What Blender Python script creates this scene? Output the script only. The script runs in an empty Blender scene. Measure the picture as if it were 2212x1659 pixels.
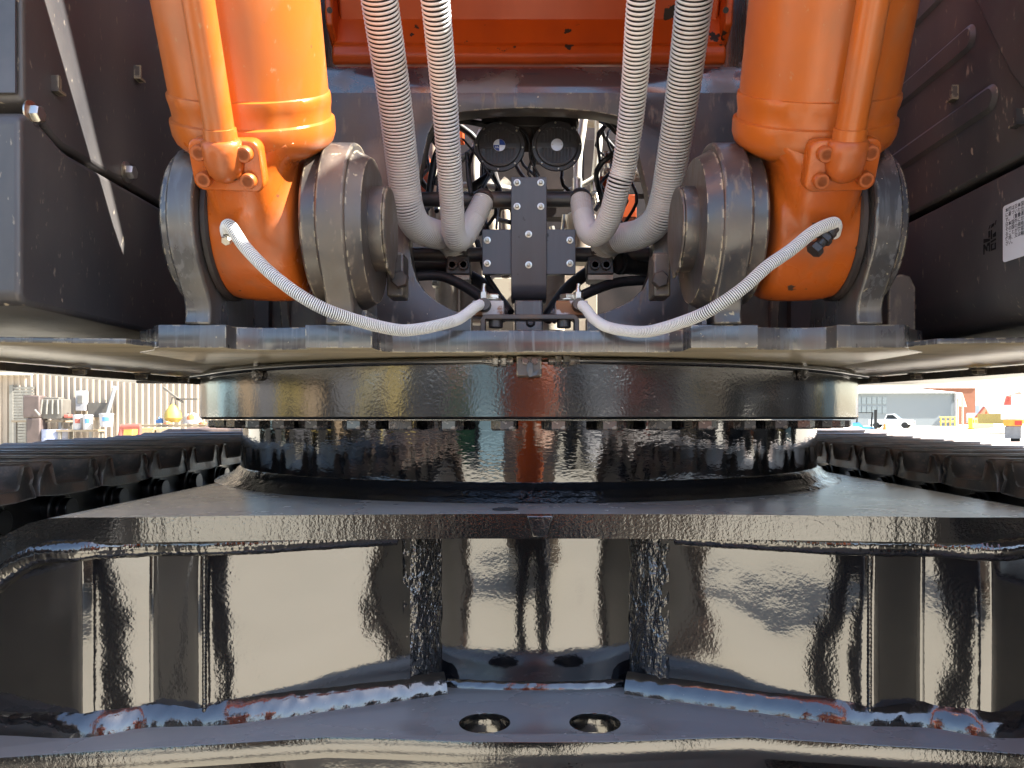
import bpy, math, random
from mathutils import Vector, Matrix, Quaternion
import mathutils.noise as mnoise
R = math.radians
rnd = random.Random(7)
scene = bpy.context.scene
COL = scene.collection

# ------------------------------------------------------------------ camera, sky, sun, exposure
F, U0, VH, EYE, CX = 1660.0, 1134.0, 903.0, 1.25, -0.0087
cam_d = bpy.data.cameras.new('camera'); cam = bpy.data.objects.new('camera', cam_d); COL.objects.link(cam)
cam.location = (CX, 0, EYE); cam.rotation_euler = (R(90), 0, 0)
cam_d.sensor_width = 36; cam_d.lens = F / 2212 * 36
cam_d.shift_x = -(U0 - 1106) / 2212; cam_d.shift_y = (VH - 829.5) / 2212
cam_d.clip_start = 0.05; cam_d.clip_end = 3000
scene.camera = cam
SUN_EL, SUN_AZ = R(46), R(-12)           # azimuth measured from +X towards +Y
sdir = Vector((math.cos(SUN_EL) * math.cos(SUN_AZ), math.cos(SUN_EL) * math.sin(SUN_AZ), math.sin(SUN_EL)))
world = bpy.data.worlds.new('World'); scene.world = world; world.use_nodes = True
wn = world.node_tree.nodes; wl = world.node_tree.links
sky = wn.new('ShaderNodeTexSky'); sky.sky_type = 'NISHITA'; sky.sun_disc = False
sky.sun_elevation = SUN_EL; sky.sun_rotation = math.atan2(sdir.x, sdir.y); sky.dust_density = 1.6; sky.air_density = 1.0
bg = wn['Background']; wl.new(sky.outputs[0], bg.inputs[0]); bg.inputs[1].default_value = 0.10
sun_d = bpy.data.lights.new('sun', 'SUN'); sun_d.energy = 5.0; sun_d.angle = R(0.5); sun_d.color = (1.0, 0.95, 0.86)
sun = bpy.data.objects.new('sun', sun_d); COL.objects.link(sun)
sun.rotation_euler = sdir.to_track_quat('Z', 'Y').to_euler(); sun.location = sdir * 30
scene.view_settings.view_transform = 'Standard'; scene.view_settings.look = 'None'
scene.view_settings.exposure = 2.4; scene.view_settings.gamma = 1
scene.cycles.use_denoising = True
scene.cycles.max_bounces = 10; scene.cycles.diffuse_bounces = 4; scene.cycles.glossy_bounces = 6

def W(u, v, Y):
    """a point of the photograph at distance Y"""
    return Vector(((u - U0) * Y / F + CX, Y, EYE + (VH - v) * Y / F))
def XU(u, Y): return (u - U0) * Y / F + CX
def ZV(v, Y): return EYE + (VH - v) * Y / F

# ------------------------------------------------------------------ materials
class NT:
    def __init__(s, name):
        s.m = bpy.data.materials.new(name); s.m.use_nodes = True
        s.t = s.m.node_tree; s.n = s.t.nodes; s.b = s.n['Principled BSDF']
        tc = s.n.new('ShaderNodeTexCoord'); s.co = tc.outputs['Object']
    def new(s, t, **kw):
        n = s.n.new(t)
        for k, v in kw.items(): setattr(n, k, v)
        return n
    def link(s, a, b): s.t.links.new(a, b)
    def mapping(s, scale):
        mp = s.new('ShaderNodeMapping'); mp.inputs['Scale'].default_value = scale; s.link(s.co, mp.inputs[0]); return mp.outputs[0]
    def noise(s, scale, detail=3, stretch=None, rough=0.55):
        n = s.new('ShaderNodeTexNoise'); n.inputs['Scale'].default_value = scale; n.inputs['Detail'].default_value = detail
        n.inputs['Roughness'].default_value = rough
        s.link(s.mapping(stretch) if stretch else s.co, n.inputs['Vector']); return n.outputs['Fac']
    def ramp(s, fac, lo, hi, a=0.0, b=1.0):
        n = s.new('ShaderNodeMapRange'); n.inputs['From Min'].default_value = lo; n.inputs['From Max'].default_value = hi
        n.inputs['To Min'].default_value = a; n.inputs['To Max'].default_value = b; s.link(fac, n.inputs['Value']); return n.outputs[0]
    def mix(s, fac, a, b):
        n = s.new('ShaderNodeMix', data_type='RGBA')
        s.link(fac, n.inputs[0])
        for v, i in ((a, 6), (b, 7)):
            if isinstance(v, tuple): n.inputs[i].default_value = (*v, 1)
            else: s.link(v, n.inputs[i])
        return n.outputs[2]
    def mul(s, a, b):
        n = s.new('ShaderNodeMath', operation='MULTIPLY'); s.link(a, n.inputs[0])
        if isinstance(b, (int, float)): n.inputs[1].default_value = b
        else: s.link(b, n.inputs[1])
        return n.outputs[0]

def pbr(name, col, rough=0.5, ior=1.5, metal=0.0, layers=(), bumps=(), spec=None, rough_var=None, wear=None):
    """layers: (colour, scale, detail, lo, hi, stretch, roughness or None); bumps: (scale, detail, strength, distance, stretch)"""
    t = NT(name); b = t.b
    b.inputs['Metallic'].default_value = metal; b.inputs['IOR'].default_value = ior
    c = col; r = None
    for (lc, sc, det, lo, hi, st, lr) in layers:
        f = t.ramp(t.noise(sc, det, st), lo, hi)
        c = t.mix(f, c, lc)
        if lr is not None:
            n = t.new('ShaderNodeMix', data_type='FLOAT'); t.link(f, n.inputs[0])
            if r is None: n.inputs[2].default_value = rough
            else: t.link(r, n.inputs[2])
            n.inputs[3].default_value = lr; r = n.outputs[0]
    if wear:                                  # paint rubbed off along real edges: (colour, radius, noise scale, noise threshold)
        wc, wr, ws, wt = wear
        bv = t.new('ShaderNodeBevel', samples=4); bv.inputs['Radius'].default_value = wr
        ge = t.new('ShaderNodeNewGeometry'); dt = t.new('ShaderNodeVectorMath', operation='DOT_PRODUCT')
        t.link(bv.outputs[0], dt.inputs[0]); t.link(ge.outputs['Normal'], dt.inputs[1])
        c = t.mix(t.mul(t.ramp(dt.outputs['Value'], .985, .93), t.ramp(t.noise(ws, 5), wt, wt + .02)), c, wc)
    if isinstance(c, tuple): b.inputs['Base Color'].default_value = (*c, 1)
    else: t.link(c, b.inputs['Base Color'])
    if rough_var and r is None:
        sc, amt = rough_var
        r = t.ramp(t.noise(sc, 4), 0.3, 0.7, rough - amt, rough + amt)
    if r is None: b.inputs['Roughness'].default_value = rough
    else: t.link(r, b.inputs['Roughness'])
    prev = None
    for (sc, det, stg, dist, st) in bumps:
        bn = t.new('ShaderNodeBump'); bn.inputs['Strength'].default_value = stg; bn.inputs['Distance'].default_value = dist
        t.link(t.noise(sc, det, st), bn.inputs['Height'])
        if prev: t.link(prev, bn.inputs['Normal'])
        prev = bn.outputs[0]
    if prev: t.link(prev, b.inputs['Normal'])
    return t.m

DUST = (0.20, 0.17, 0.13); CHIP = (0.42, 0.36, 0.24); RUST = (0.10, 0.038, 0.022)
M = {}
BLK = dict(ior=2.1)
M['black_web'] = pbr('gloss_black_web', (0.006, 0.006, 0.0075), 0.065, bumps=((7, 2, 0.22, 0.008, None), (200, 1, 0.10, 0.0006, None)),
                     layers=(((0.2, 0.19, 0.17), 700, 2, 0.80, 0.84, None, 0.5),), **BLK)
M['black_ring'] = pbr('gloss_black_ring', (0.008, 0.008, 0.008), 0.13, bumps=((14, 2, 0.15, 0.003, None), (210, 1, 0.20, 0.0008, None)),
                      layers=(((0.32, 0.32, 0.30), 420, 3, 0.74, 0.80, None, 0.5),), **BLK)
M['black_drum'] = pbr('gloss_black_drum', (0.004, 0.004, 0.005), 0.05, bumps=((7, 2, 0.08, 0.004, (1, 1, 2.5)), (110, 1, 0.10, 0.0008, (1, 1, 2.2))), **BLK)
M['gloss_smooth'] = pbr('gloss_black_smooth', (0.012, 0.012, 0.012), 0.16, ior=2.0)
M['black_edge'] = pbr('black_cut_edge', (0.008, 0.008, 0.008), 0.09, bumps=((60, 2, 0.2, 0.0015, (1, 1, .25)), (260, 2, 0.25, 0.0008, None)),
                      layers=(((0.12, 0.10, 0.08), 500, 3, 0.72, 0.8, None, 0.5),), **BLK)
M['black_plate'] = pbr('dusty_black_plate', (0.235, 0.235, 0.24), 0.26, ior=1.9, bumps=((240, 2, 0.15, 0.0006, None),),
                       layers=(((0.26, 0.25, 0.235), 5, 5, 0.38, 0.72, (1, 1, 1), 0.30), ((0.28, 0.255, 0.215), 26, 8, 0.66, 0.95, None, 0.45)))
M['weld'] = pbr('painted_weld', (0.010, 0.010, 0.011), 0.10, ior=2.1, bumps=((60, 2, 0.15, 0.002, None), (320, 1, 0.12, 0.0008, None)),
                layers=(((0.055, 0.034, 0.028), 260, 4, 0.62, 0.72, (.5, 1, 1), 0.3),))
M['weld_black'] = pbr('painted_weld_clean', (0.009, 0.009, 0.010), 0.07, ior=2.1, bumps=((90, 2, 0.5, 0.004, (1, 1, .5)), (300, 1, 0.2, 0.0008, None)))
M['weld_rough'] = pbr('rough_painted_weld', (0.010, 0.010, 0.011), 0.09, ior=2.1, bumps=((45, 3, 1.0, 0.012, (1, 1, .35)), (150, 2, 0.9, 0.004, (1, 1, .6))))
M['frame'] = pbr('dark_frame_paint', (0.048, 0.049, 0.053), 0.20, ior=1.85, bumps=((200, 3, 0.12, 0.0006, None),),
                 layers=(((0.115, 0.098, 0.08), 9, 6, 0.45, 0.75, (1, 1, .4), 0.55), ((0.11, 0.115, 0.125), 120, 3, 0.5, 0.75, (1, 1, .06), 0.35),
                         (CHIP, 130, 5, 0.70, 0.72, None, 0.7)), wear=(CHIP, .004, 70, .53))
M['frame_worn'] = pbr('worn_frame_paint', (0.042, 0.040, 0.041), 0.30, ior=1.75, bumps=((160, 4, 0.2, 0.0008, None),),
                      layers=(((0.105, 0.080, 0.058), 13, 7, 0.42, 0.66, (1, 1, .6), 0.55), ((0.17, 0.135, 0.10), 80, 6, 0.58, 0.70, (1, 1, .3), 0.65),
                              (CHIP, 60, 6, 0.69, 0.71, None, 0.7)), wear=(CHIP, .004, 60, .50))
M['under'] = pbr('deck_underside', (0.52, 0.44, 0.30), 0.24, ior=1.6, bumps=((8, 3, 0.2, 0.006, None),),  # dusty beige, brightened in place of sunlight bounced off the ground
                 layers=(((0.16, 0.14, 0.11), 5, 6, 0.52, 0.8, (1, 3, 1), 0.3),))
M['frame_clean'] = pbr('washed_frame_paint', (0.035, 0.036, 0.04), 0.14, ior=2.0, layers=(((0.09, 0.075, 0.06), 9, 6, 0.5, 0.62, (1, 1, 1), 0.5), ((0.14, 0.11, 0.08), 45, 4, 0.70, 0.72, (1, .5, 1), 0.6)))
M['panel'] = pbr('dark_side_panel', (0.054, 0.052, 0.055), 0.36, ior=1.55, bumps=((250, 2, 0.12, 0.0005, None),),
                 layers=(((0.115, 0.105, 0.098), 6, 6, 0.42, 0.75, (1, 1, .5), 0.5), ((0.26, 0.225, 0.18), 120, 4, 0.645, 0.71, (1, 1, .4), 0.75), ((0.40, 0.34, 0.25), 60, 2, 0.74, 0.76, (1, 1, .6), 0.75)))
M['panel_front'] = pbr('grey_panel_front', (0.055, 0.058, 0.066), 0.4, layers=(((0.11, 0.11, 0.12), 8, 5, 0.4, 0.7, None, 0.5),))
M['orange'] = pbr('orange_paint', (0.47, 0.114, 0.014), 0.30, ior=1.5, bumps=((18, 2, 0.12, 0.003, None), (230, 2, 0.12, 0.0005, None)),
                  layers=(((0.38, 0.098, 0.02), 7, 4, 0.4, 0.7, None, 0.4), ((0.36, 0.125, 0.045), 26, 6, 0.48, 0.80, (1, 1, .12), 0.5), ((0.42, 0.19, 0.08), 130, 4, 0.66, 0.74, (1, 1, .3), 0.6), ((0.10, 0.05, 0.03), 55, 5, 0.73, 0.755, None, 0.6)))
M['orange_cast'] = pbr('orange_cast_paint', (0.46, 0.100, 0.011), 0.26, ior=1.5, bumps=((40, 3, 0.25, 0.003, None), (260, 2, 0.12, 0.0006, None)),
                       layers=(((0.36, 0.082, 0.02), 9, 4, 0.45, 0.75, None, 0.42), ((0.30, 0.10, 0.04), 24, 6, 0.52, 0.82, (1, 1, .3), 0.5), ((0.05, 0.03, 0.02), 46, 6, 0.685, 0.715, None, 0.6)), wear=((0.10, 0.055, 0.035), .0035, 75, .60))
M['orange_chip'] = pbr('chipped_orange_paint', (0.55, 0.085, 0.006), 0.38, bumps=((120, 3, 0.15, 0.001, None),),
                       layers=(((0.40, 0.06, 0.008), 5, 5, 0.4, 0.7, (1, 1, .3), 0.5), ((0.022, 0.018, 0.015), 18, 7, 0.64, 0.655, None, 0.6)), wear=((0.03, 0.022, 0.018), .008, 30, .50))
M['hose_white'] = pbr('white_spiral_guard', (0.70, 0.71, 0.69), 0.42, layers=(((0.45, 0.36, 0.25), 14, 4, 0.62, 0.78, None, 0.5), ((0.60, 0.64, 0.70), 9, 2, 0.5, 0.8, None, 0.4)))
M['hose_cream'] = pbr('cream_hose_wrap', (0.62, 0.60, 0.53), 0.5, layers=(((0.30, 0.23, 0.15), 30, 5, 0.5, 0.75, None, 0.6),), bumps=((500, 2, 0.2, 0.0006, (1, 1, 3)),))
M['hose_core'] = pbr('black_rubber', (0.012, 0.012, 0.014), 0.45, layers=(((0.03, 0.028, 0.03), 30, 3, 0.4, 0.7, None, 0.6),))
M['hose_gap'] = pbr('hose_gap_rubber', (0.006, 0.006, 0.009), 0.6)
M['pipe'] = pbr('dark_steel_pipe', (0.035, 0.033, 0.034), 0.42, layers=(((0.10, 0.062, 0.04), 22, 5, 0.48, 0.72, None, 0.6),), ior=1.6)
M['bracket'] = pbr('grey_black_bracket', (0.070, 0.069, 0.078), 0.36, ior=1.6, bumps=((300, 2, 0.1, 0.0004, None),),
                   layers=(((0.085, 0.085, 0.098), 60, 4, 0.45, 0.8, (1, 1, .08), 0.45), ((0.02, 0.018, 0.016), 40, 5, 0.68, 0.73, None, 0.5)))
M['horn'] = pbr('horn_black', (0.035, 0.035, 0.040), 0.36, layers=(((0.05, 0.042, 0.035), 40, 4, 0.55, 0.8, None, 0.6),))
M['zinc'] = pbr('zinc_bolt', (0.62, 0.60, 0.54), 0.32, metal=1.0, layers=(((0.45, 0.40, 0.28), 60, 3, 0.5, 0.7, None, 0.5),))
M['bolt_dark'] = pbr('black_bolt', (0.045, 0.043, 0.042), 0.22, ior=2.0, layers=(((0.16, 0.13, 0.10), 120, 3, 0.52, 0.66, None, 0.4),))
M['badge'] = pbr('brushed_badge', (0.72, 0.74, 0.80), 0.35, metal=0.6)
M['badge_blue'] = pbr('badge_blue', (0.02, 0.06, 0.30), 0.35)
M['block'] = pbr('rusting_grey_block', (0.42, 0.41, 0.42), 0.45, layers=(((0.22, 0.10, 0.045), 35, 6, 0.58, 0.64, None, 0.7),))
M['shoe'] = pbr('track_shoe_black', (0.052, 0.046, 0.042), 0.36, ior=1.6, bumps=((170, 4, 0.4, 0.0016, None),),
                layers=(((0.19, 0.125, 0.095), 11, 6, 0.42, 0.60, None, 0.55), ((0.22, 0.15, 0.10), 45, 6, 0.62, 0.72, None, 0.75)), wear=((0.20, 0.19, 0.175), .0045, 25, .40))
M['link'] = pbr('track_link_black', (0.010, 0.010, 0.012), 0.30, ior=1.7, layers=(((0.035, 0.03, 0.025), 25, 4, 0.5, 0.7, None, 0.5),))
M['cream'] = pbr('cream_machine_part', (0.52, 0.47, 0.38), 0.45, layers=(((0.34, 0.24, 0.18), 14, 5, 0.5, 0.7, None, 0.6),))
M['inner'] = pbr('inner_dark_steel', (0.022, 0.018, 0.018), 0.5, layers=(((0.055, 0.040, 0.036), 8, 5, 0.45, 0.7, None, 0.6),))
M['label_white'] = pbr('label_white', (0.72, 0.73, 0.78), 0.35)
M['ink'] = pbr('label_ink', (0.03, 0.03, 0.05), 0.5)
M['emblem'] = pbr('emblem_black', (0.006, 0.006, 0.007), 0.6)
M['concrete'] = pbr('yard_concrete', (0.45, 0.41, 0.325), 0.85, layers=(((0.52, 0.475, 0.385), 0.35, 6, 0.4, 0.7, None, None), ((0.24, 0.22, 0.19), 0.9, 7, 0.62, 0.8, None, None)),
                    bumps=((60, 4, 0.3, 0.004, None),))
M['glass'] = pbr('dark_glass', (0.02, 0.025, 0.03), 0.05)
M['rubber'] = pbr('tyre_rubber', (0.02, 0.02, 0.02), 0.8)
def chip_band(m, z0, z1, col, scale):      # paint broken away along the seam between z0 and z1
    n = m.node_tree.nodes; l = m.node_tree.links; b = n['Principled BSDF']; src = b.inputs['Base Color'].links[0].from_socket
    tc = n.new('ShaderNodeTexCoord'); sp = n.new('ShaderNodeSeparateXYZ'); l.new(tc.outputs['Object'], sp.inputs[0])
    mr = n.new('ShaderNodeMapRange'); mr.inputs['From Min'].default_value = z1; mr.inputs['From Max'].default_value = z0; l.new(sp.outputs['Z'], mr.inputs['Value'])
    no = n.new('ShaderNodeTexNoise'); no.inputs['Scale'].default_value = scale; no.inputs['Detail'].default_value = 8; l.new(tc.outputs['Object'], no.inputs['Vector'])
    ad = n.new('ShaderNodeMath'); ad.operation = 'MULTIPLY_ADD'; l.new(mr.outputs[0], ad.inputs[0]); ad.inputs[1].default_value = .27; l.new(no.outputs['Fac'], ad.inputs[2])
    th = n.new('ShaderNodeMapRange'); th.inputs['From Min'].default_value = .735; th.inputs['From Max'].default_value = .75; l.new(ad.outputs[0], th.inputs['Value'])
    mx = n.new('ShaderNodeMix'); mx.data_type = 'RGBA'; l.new(th.outputs[0], mx.inputs[0]); l.new(src, mx.inputs[6]); mx.inputs[7].default_value = (*col, 1); l.new(mx.outputs[2], b.inputs['Base Color'])
M['orange_lip'] = M['orange_chip'].copy()
chip_band(M['orange_chip'], 2.078, 2.106, (0.020, 0.017, 0.015), 26)
def flat(name, c, r=0.6, var=0.25, sc=6):
    d = tuple(x * (1 - var) for x in c)
    return pbr(name, c, r, layers=((d, sc, 5, 0.4, 0.75, None, None),))

# ------------------------------------------------------------------ objects
OFF = {}                                  # world matrix of every parent
def prop(o, label=None, cat=None, group=None, kind=None):
    for k, v in (('label', label), ('category', cat), ('group', group), ('kind', kind)):
        if v: o[k] = v
    return o
def thing(name, label, cat, loc=(0, 0, 0), rz=0, group=None):
    o = bpy.data.objects.new(name, None); COL.objects.link(o); o.empty_display_size = 0.1
    m = Matrix.Translation(loc) @ Matrix.Rotation(rz, 4, 'Z'); o.matrix_basis = m; OFF[o.name] = m
    return prop(o, label, cat, group)
def put(o, parent, mat_world=None):
    m = mat_world or Matrix.Identity(4)
    if parent:
        o.parent = parent; o.matrix_parent_inverse = OFF[parent.name].inverted()
    o.matrix_basis = m; OFF[o.name] = m
    return o
def again(src, parent, mat_world):        # a copy that shares its mesh
    o = src.copy(); COL.objects.link(o); return put(o, parent, mat_world)

class MB:
    def __init__(s): s.v = []; s.f = []; s.mi = []; s.cur = 0
    def add(s, vs, fs):
        b = len(s.v); s.v += [Vector(p) for p in vs]; s.f += [tuple(i + b for i in f) for f in fs]; s.mi += [s.cur] * len(fs); return s
    def xf(s, m, a=0):
        for i in range(a, len(s.v)): s.v[i] = m @ s.v[i]
        return s
    def box(s, c, d, rot=None):
        c = Vector(c); h = Vector(d) / 2
        vs = [Vector((x * h.x, y * h.y, z * h.z)) for x in (-1, 1) for y in (-1, 1) for z in (-1, 1)]
        if rot: vs = [rot @ p for p in vs]
        return s.add([c + p for p in vs], [(0, 1, 3, 2), (4, 6, 7, 5), (0, 4, 5, 1), (2, 3, 7, 6), (0, 2, 6, 4), (1, 5, 7, 3)])
    def bx(s, x0, x1, y0, y1, z0, z1):
        return s.box(((x0 + x1) / 2, (y0 + y1) / 2, (z0 + z1) / 2), (x1 - x0, y1 - y0, z1 - z0))
    def lathe(s, prof, m=None, n=40, a0=0.0, a1=None):
        """prof: (r, z) turned about z"""
        m = m or Matrix.Identity(4); full = a1 is None; a1 = a0 + 2 * math.pi if full else a1
        k = n if full else n + 1; vs = []
        for i in range(k):
            a = a0 + (a1 - a0) * i / n; c, q = math.cos(a), math.sin(a)
            vs += [m @ Vector((r * c, r * q, z)) for r, z in prof]
        P = len(prof); fs = []
        for i in range(n):
            j = (i + 1) % k
            for p in range(P - 1):
                fs.append((i * P + p, j * P + p, j * P + p + 1, i * P + p + 1))
        s.add(vs, fs)
        if full:
            b = len(s.v) - len(vs)
            if prof[0][0] > 1e-6: s.f.append(tuple(b + i * P for i in reversed(range(k)))); s.mi.append(s.cur)
            if prof[-1][0] > 1e-6: s.f.append(tuple(b + i * P + P - 1 for i in range(k))); s.mi.append(s.cur)
        return s
    def cyl(s, p0, p1, r, n=20, r1=None, ch=0.0):
        p0 = Vector(p0); p1 = Vector(p1); d = p1 - p0; L = d.length
        m = Matrix.Translation(p0) @ d.to_track_quat('Z', 'Y').to_matrix().to_4x4()
        r1 = r if r1 is None else r1
        pr = [(r, 0), (r1, L)] if ch == 0 else [(r - ch, 0), (r, ch), (r1, L - ch), (r1 - ch, L)]
        return s.lathe(pr, m, n)
    def hexa(s, p, d, r, h, flange=0):
        """hex head at p growing along d"""
        p = Vector(p); d = Vector(d).normalized(); m = Matrix.Translation(p) @ d.to_track_quat('Z', 'Y').to_matrix().to_4x4()
        if flange: s.lathe([(flange, 0), (flange, h * .15), (r * .95, h * .3)], m, 24)
        s.lathe([(r, h * .1), (r, h * .82), (r * .86, h)], m, 6, a0=0.3)
        return s
    def socket(s, p, d, r, h):
        p = Vector(p); d = Vector(d).normalized(); m = Matrix.Translation(p) @ d.to_track_quat('Z', 'Y').to_matrix().to_4x4()
        s.lathe([(r, 0), (r, h * .86), (r * .9, h), (r * .62, h)], m, 24)
        b = len(s.v)
        ring = [(r * .60 * math.cos(math.pi / 3 * i), r * .60 * math.sin(math.pi / 3 * i)) for i in range(6)]
        vs = [m @ Vector((x, y, h)) for x, y in ring] + [m @ Vector((x, y, h * .35)) for x, y in ring]
        s.add(vs, [(i, (i + 1) % 6, 6 + (i + 1) % 6, 6 + i) for i in range(6)] + [(6, 7, 8, 9, 10, 11)])
        s.lathe([(r * .62, h), (r * .56, h * .98)], m, 24)
        return s
    def tube(s, path, r, n=12, caps=True, rf=None):
        path = [Vector(p) for p in path]; fr = frames(path); vs = []
        for i, (p, (t, a, b)) in enumerate(zip(path, fr)):
            rr = rf(i / (len(path) - 1)) if rf else r
            vs += [p + (a * math.cos(2 * math.pi * k / n) + b * math.sin(2 * math.pi * k / n)) * rr for k in range(n)]
        fs = [(i * n + k, i * n + (k + 1) % n, (i + 1) * n + (k + 1) % n, (i + 1) * n + k) for i in range(len(path) - 1) for k in range(n)]
        if caps: fs += [tuple(reversed(range(n))), tuple((len(path) - 1) * n + k for k in range(n))]
        return s.add(vs, fs)
    def prism(s, poly, fn, a, b):
        """extrude a 2-D outline; fn(p, q, t) -> point"""
        n = len(poly)
        vs = [fn(p, q, a) for p, q in poly] + [fn(p, q, b) for p, q in poly]
        return s.add(vs, [tuple(range(n)), tuple(reversed(range(n, 2 * n)))] + [(i, n + i, n + (i + 1) % n, (i + 1) % n) for i in range(n)])
    def build(s, name, mat, parent=None, bevel=0, seg=2, ang=32, label=None, **kw):
        me = bpy.data.meshes.new(name); me.from_pydata([tuple(p) for p in s.v], [], s.f)
        mats = mat if isinstance(mat, (list, tuple)) else [mat]
        for x in mats: me.materials.append(x)
        if len(mats) > 1: me.polygons.foreach_set('material_index', s.mi)
        import bmesh as _b
        bm = _b.new(); bm.from_mesh(me); _b.ops.recalc_face_normals(bm, faces=bm.faces); bm.to_mesh(me); bm.free()
        me.polygons.foreach_set('use_smooth', [True] * len(me.polygons)); me.set_sharp_from_angle(angle=R(ang)); me.update()
        o = bpy.data.objects.new(name, me); COL.objects.link(o); put(o, parent)
        if bevel:
            bv = o.modifiers.new('bevel', 'BEVEL'); bv.width = bevel; bv.segments = seg; bv.limit_method = 'ANGLE'; bv.angle_limit = R(35); bv.harden_normals = False
        return prop(o, label, **kw)

def frames(path):
    out = []; n = len(path); t0 = (path[1] - path[0]).normalized()
    a = t0.orthogonal().normalized()
    for i in range(n):
        t = (path[min(i + 1, n - 1)] - path[max(i - 1, 0)]).normalized()
        a = (a - t * a.dot(t)).normalized(); out.append((t, a, t.cross(a)))
    return out
def spline(pts, step):
    """Catmull-Rom through pts, resampled evenly"""
    P = [Vector(p) for p in pts]; P = [P[0] * 2 - P[1]] + P + [P[-1] * 2 - P[-2]]; raw = []
    for i in range(1, len(P) - 2):
        a, b, c, d = P[i - 1:i + 3]
        for k in range(24):
            t = k / 24
            raw.append(0.5 * ((2 * b) + (c - a) * t + (2 * a - 5 * b + 4 * c - d) * t * t + (3 * b - a - 3 * c + d) * t ** 3))
    raw.append(P[-2]); out = [raw[0]]; acc = 0
    for a, b in zip(raw, raw[1:]):
        L = (b - a).length; d = step - acc
        while d <= L:
            out.append(a + (b - a) * (d / L)); d += step
        acc = L - (d - step)
    if (out[-1] - raw[-1]).length > step * .3: out.append(raw[-1])
    return out
def plate(outers, t0, t1, fn, bevel=0.0):
    """filled outline(s) with holes (first = outside), thickness t0..t1; fn(p,q,t) -> world"""
    cu = bpy.data.curves.new('outline', 'CURVE'); cu.dimensions = '2D'; cu.fill_mode = 'BOTH'
    cu.extrude = abs(t1 - t0) / 2 - bevel; cu.bevel_depth = bevel; cu.bevel_resolution = 1; cu.offset = -bevel
    for poly in outers:
        sp = cu.splines.new('POLY'); sp.points.add(len(poly) - 1); sp.use_cyclic_u = True
        for i, (p, q) in enumerate(poly): sp.points[i].co = (p, q, 0, 1)
    o = bpy.data.objects.new('outline', cu); COL.objects.link(o)
    me = bpy.data.meshes.new_from_object(o.evaluated_get(bpy.context.evaluated_depsgraph_get()))
    vs = [v.co.copy() for v in me.vertices]; fs = [tuple(p.vertices) for p in me.polygons]
    bpy.data.objects.remove(o); bpy.data.curves.remove(cu); bpy.data.meshes.remove(me)
    mid = (t0 + t1) / 2
    m = MB(); m.add([fn(v.x, v.y, mid + v.z) for v in vs], fs)
    # weld doubles
    import bmesh as _b
    bm = _b.new(); nv = [bm.verts.new(p) for p in m.v]
    for f in m.f:
        try: bm.faces.new([nv[i] for i in f])
        except ValueError: pass
    _b.ops.remove_doubles(bm, verts=bm.verts, dist=1e-5); bm.verts.index_update()
    m2 = MB(); m2.add([v.co.copy() for v in bm.verts], [tuple(v.index for v in f.verts) for f in bm.faces]); bm.free()
    return m2
def circle(cx, cy, r, n=32, a0=0, a1=360): return [(cx + r * math.cos(R(a0 + (a1 - a0) * i / n)), cy + r * math.sin(R(a0 + (a1 - a0) * i / n))) for i in range(n + (0 if a1 - a0 == 360 else 1))]
def rrect(x0, x1, y0, y1, r, n=5):
    o = []
    for cx, cy, a in ((x1 - r, y1 - r, 0), (x0 + r, y1 - r, 90), (x0 + r, y0 + r, 180), (x1 - r, y0 + r, 270)):
        o += [(cx + r * math.cos(R(a + 90 * i / n)), cy + r * math.sin(R(a + 90 * i / n))) for i in range(n + 1)]
    return o
def bead(path, r, amp=0.12, period=0.006, n=10, seed=0):
    """a weld bead laid along a path, rippled"""
    pts = spline(path, period / 3); m = MB()
    m.tube(pts, r, n, rf=lambda t: r * (1 + amp * math.sin(t * len(pts) / 3 * 2 * math.pi) + 0.35 * amp * math.sin(t * 31 + seed) ) * (1 if 0.01 < t < 0.99 else 0.6))
    for i, p in enumerate(m.v): m.v[i] = p + Vector((0, 0, 1)) * (mnoise.noise(p * 60) * r * .07)
    return m
def spiral(path, r, bar, pitch, steps=18):
    """a wound flat-round bar round a path; pitch(t) gives spacing"""
    L = [0.0]
    for a, b in zip(path, path[1:]): L.append(L[-1] + (b - a).length)
    fr = frames(path); tot = L[-1]; s = 0.0; ang = 0.0; m = MB(); vs = []; j = 0
    prof = [(-.5, 0.0), (-.42, .62), (0, .9), (.42, .62), (.5, 0.0)]
    while s < tot:
        while j < len(L) - 2 and L[j + 1] < s: j += 1
        k = (s - L[j]) / max(1e-9, L[j + 1] - L[j]); p = path[j].lerp(path[j + 1], k); t, a, b = fr[j]
        t2, a2, b2 = fr[j + 1]; t = t.lerp(t2, k).normalized(); a = a.lerp(a2, k).normalized(); b = t.cross(a)
        rad = a * math.cos(ang) + b * math.sin(ang)
        vs += [p + t * (x * bar) + rad * (r + y * bar * .55) for x, y in prof]
        pt = pitch(s / tot); s += pt / steps; ang += 2 * math.pi / steps
    n = len(vs) // 5
    m.add(vs, [(i * 5 + q, (i + 1) * 5 + q, (i + 1) * 5 + q + 1, i * 5 + q + 1) for i in range(n - 1) for q in range(4)])
    return m
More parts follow.
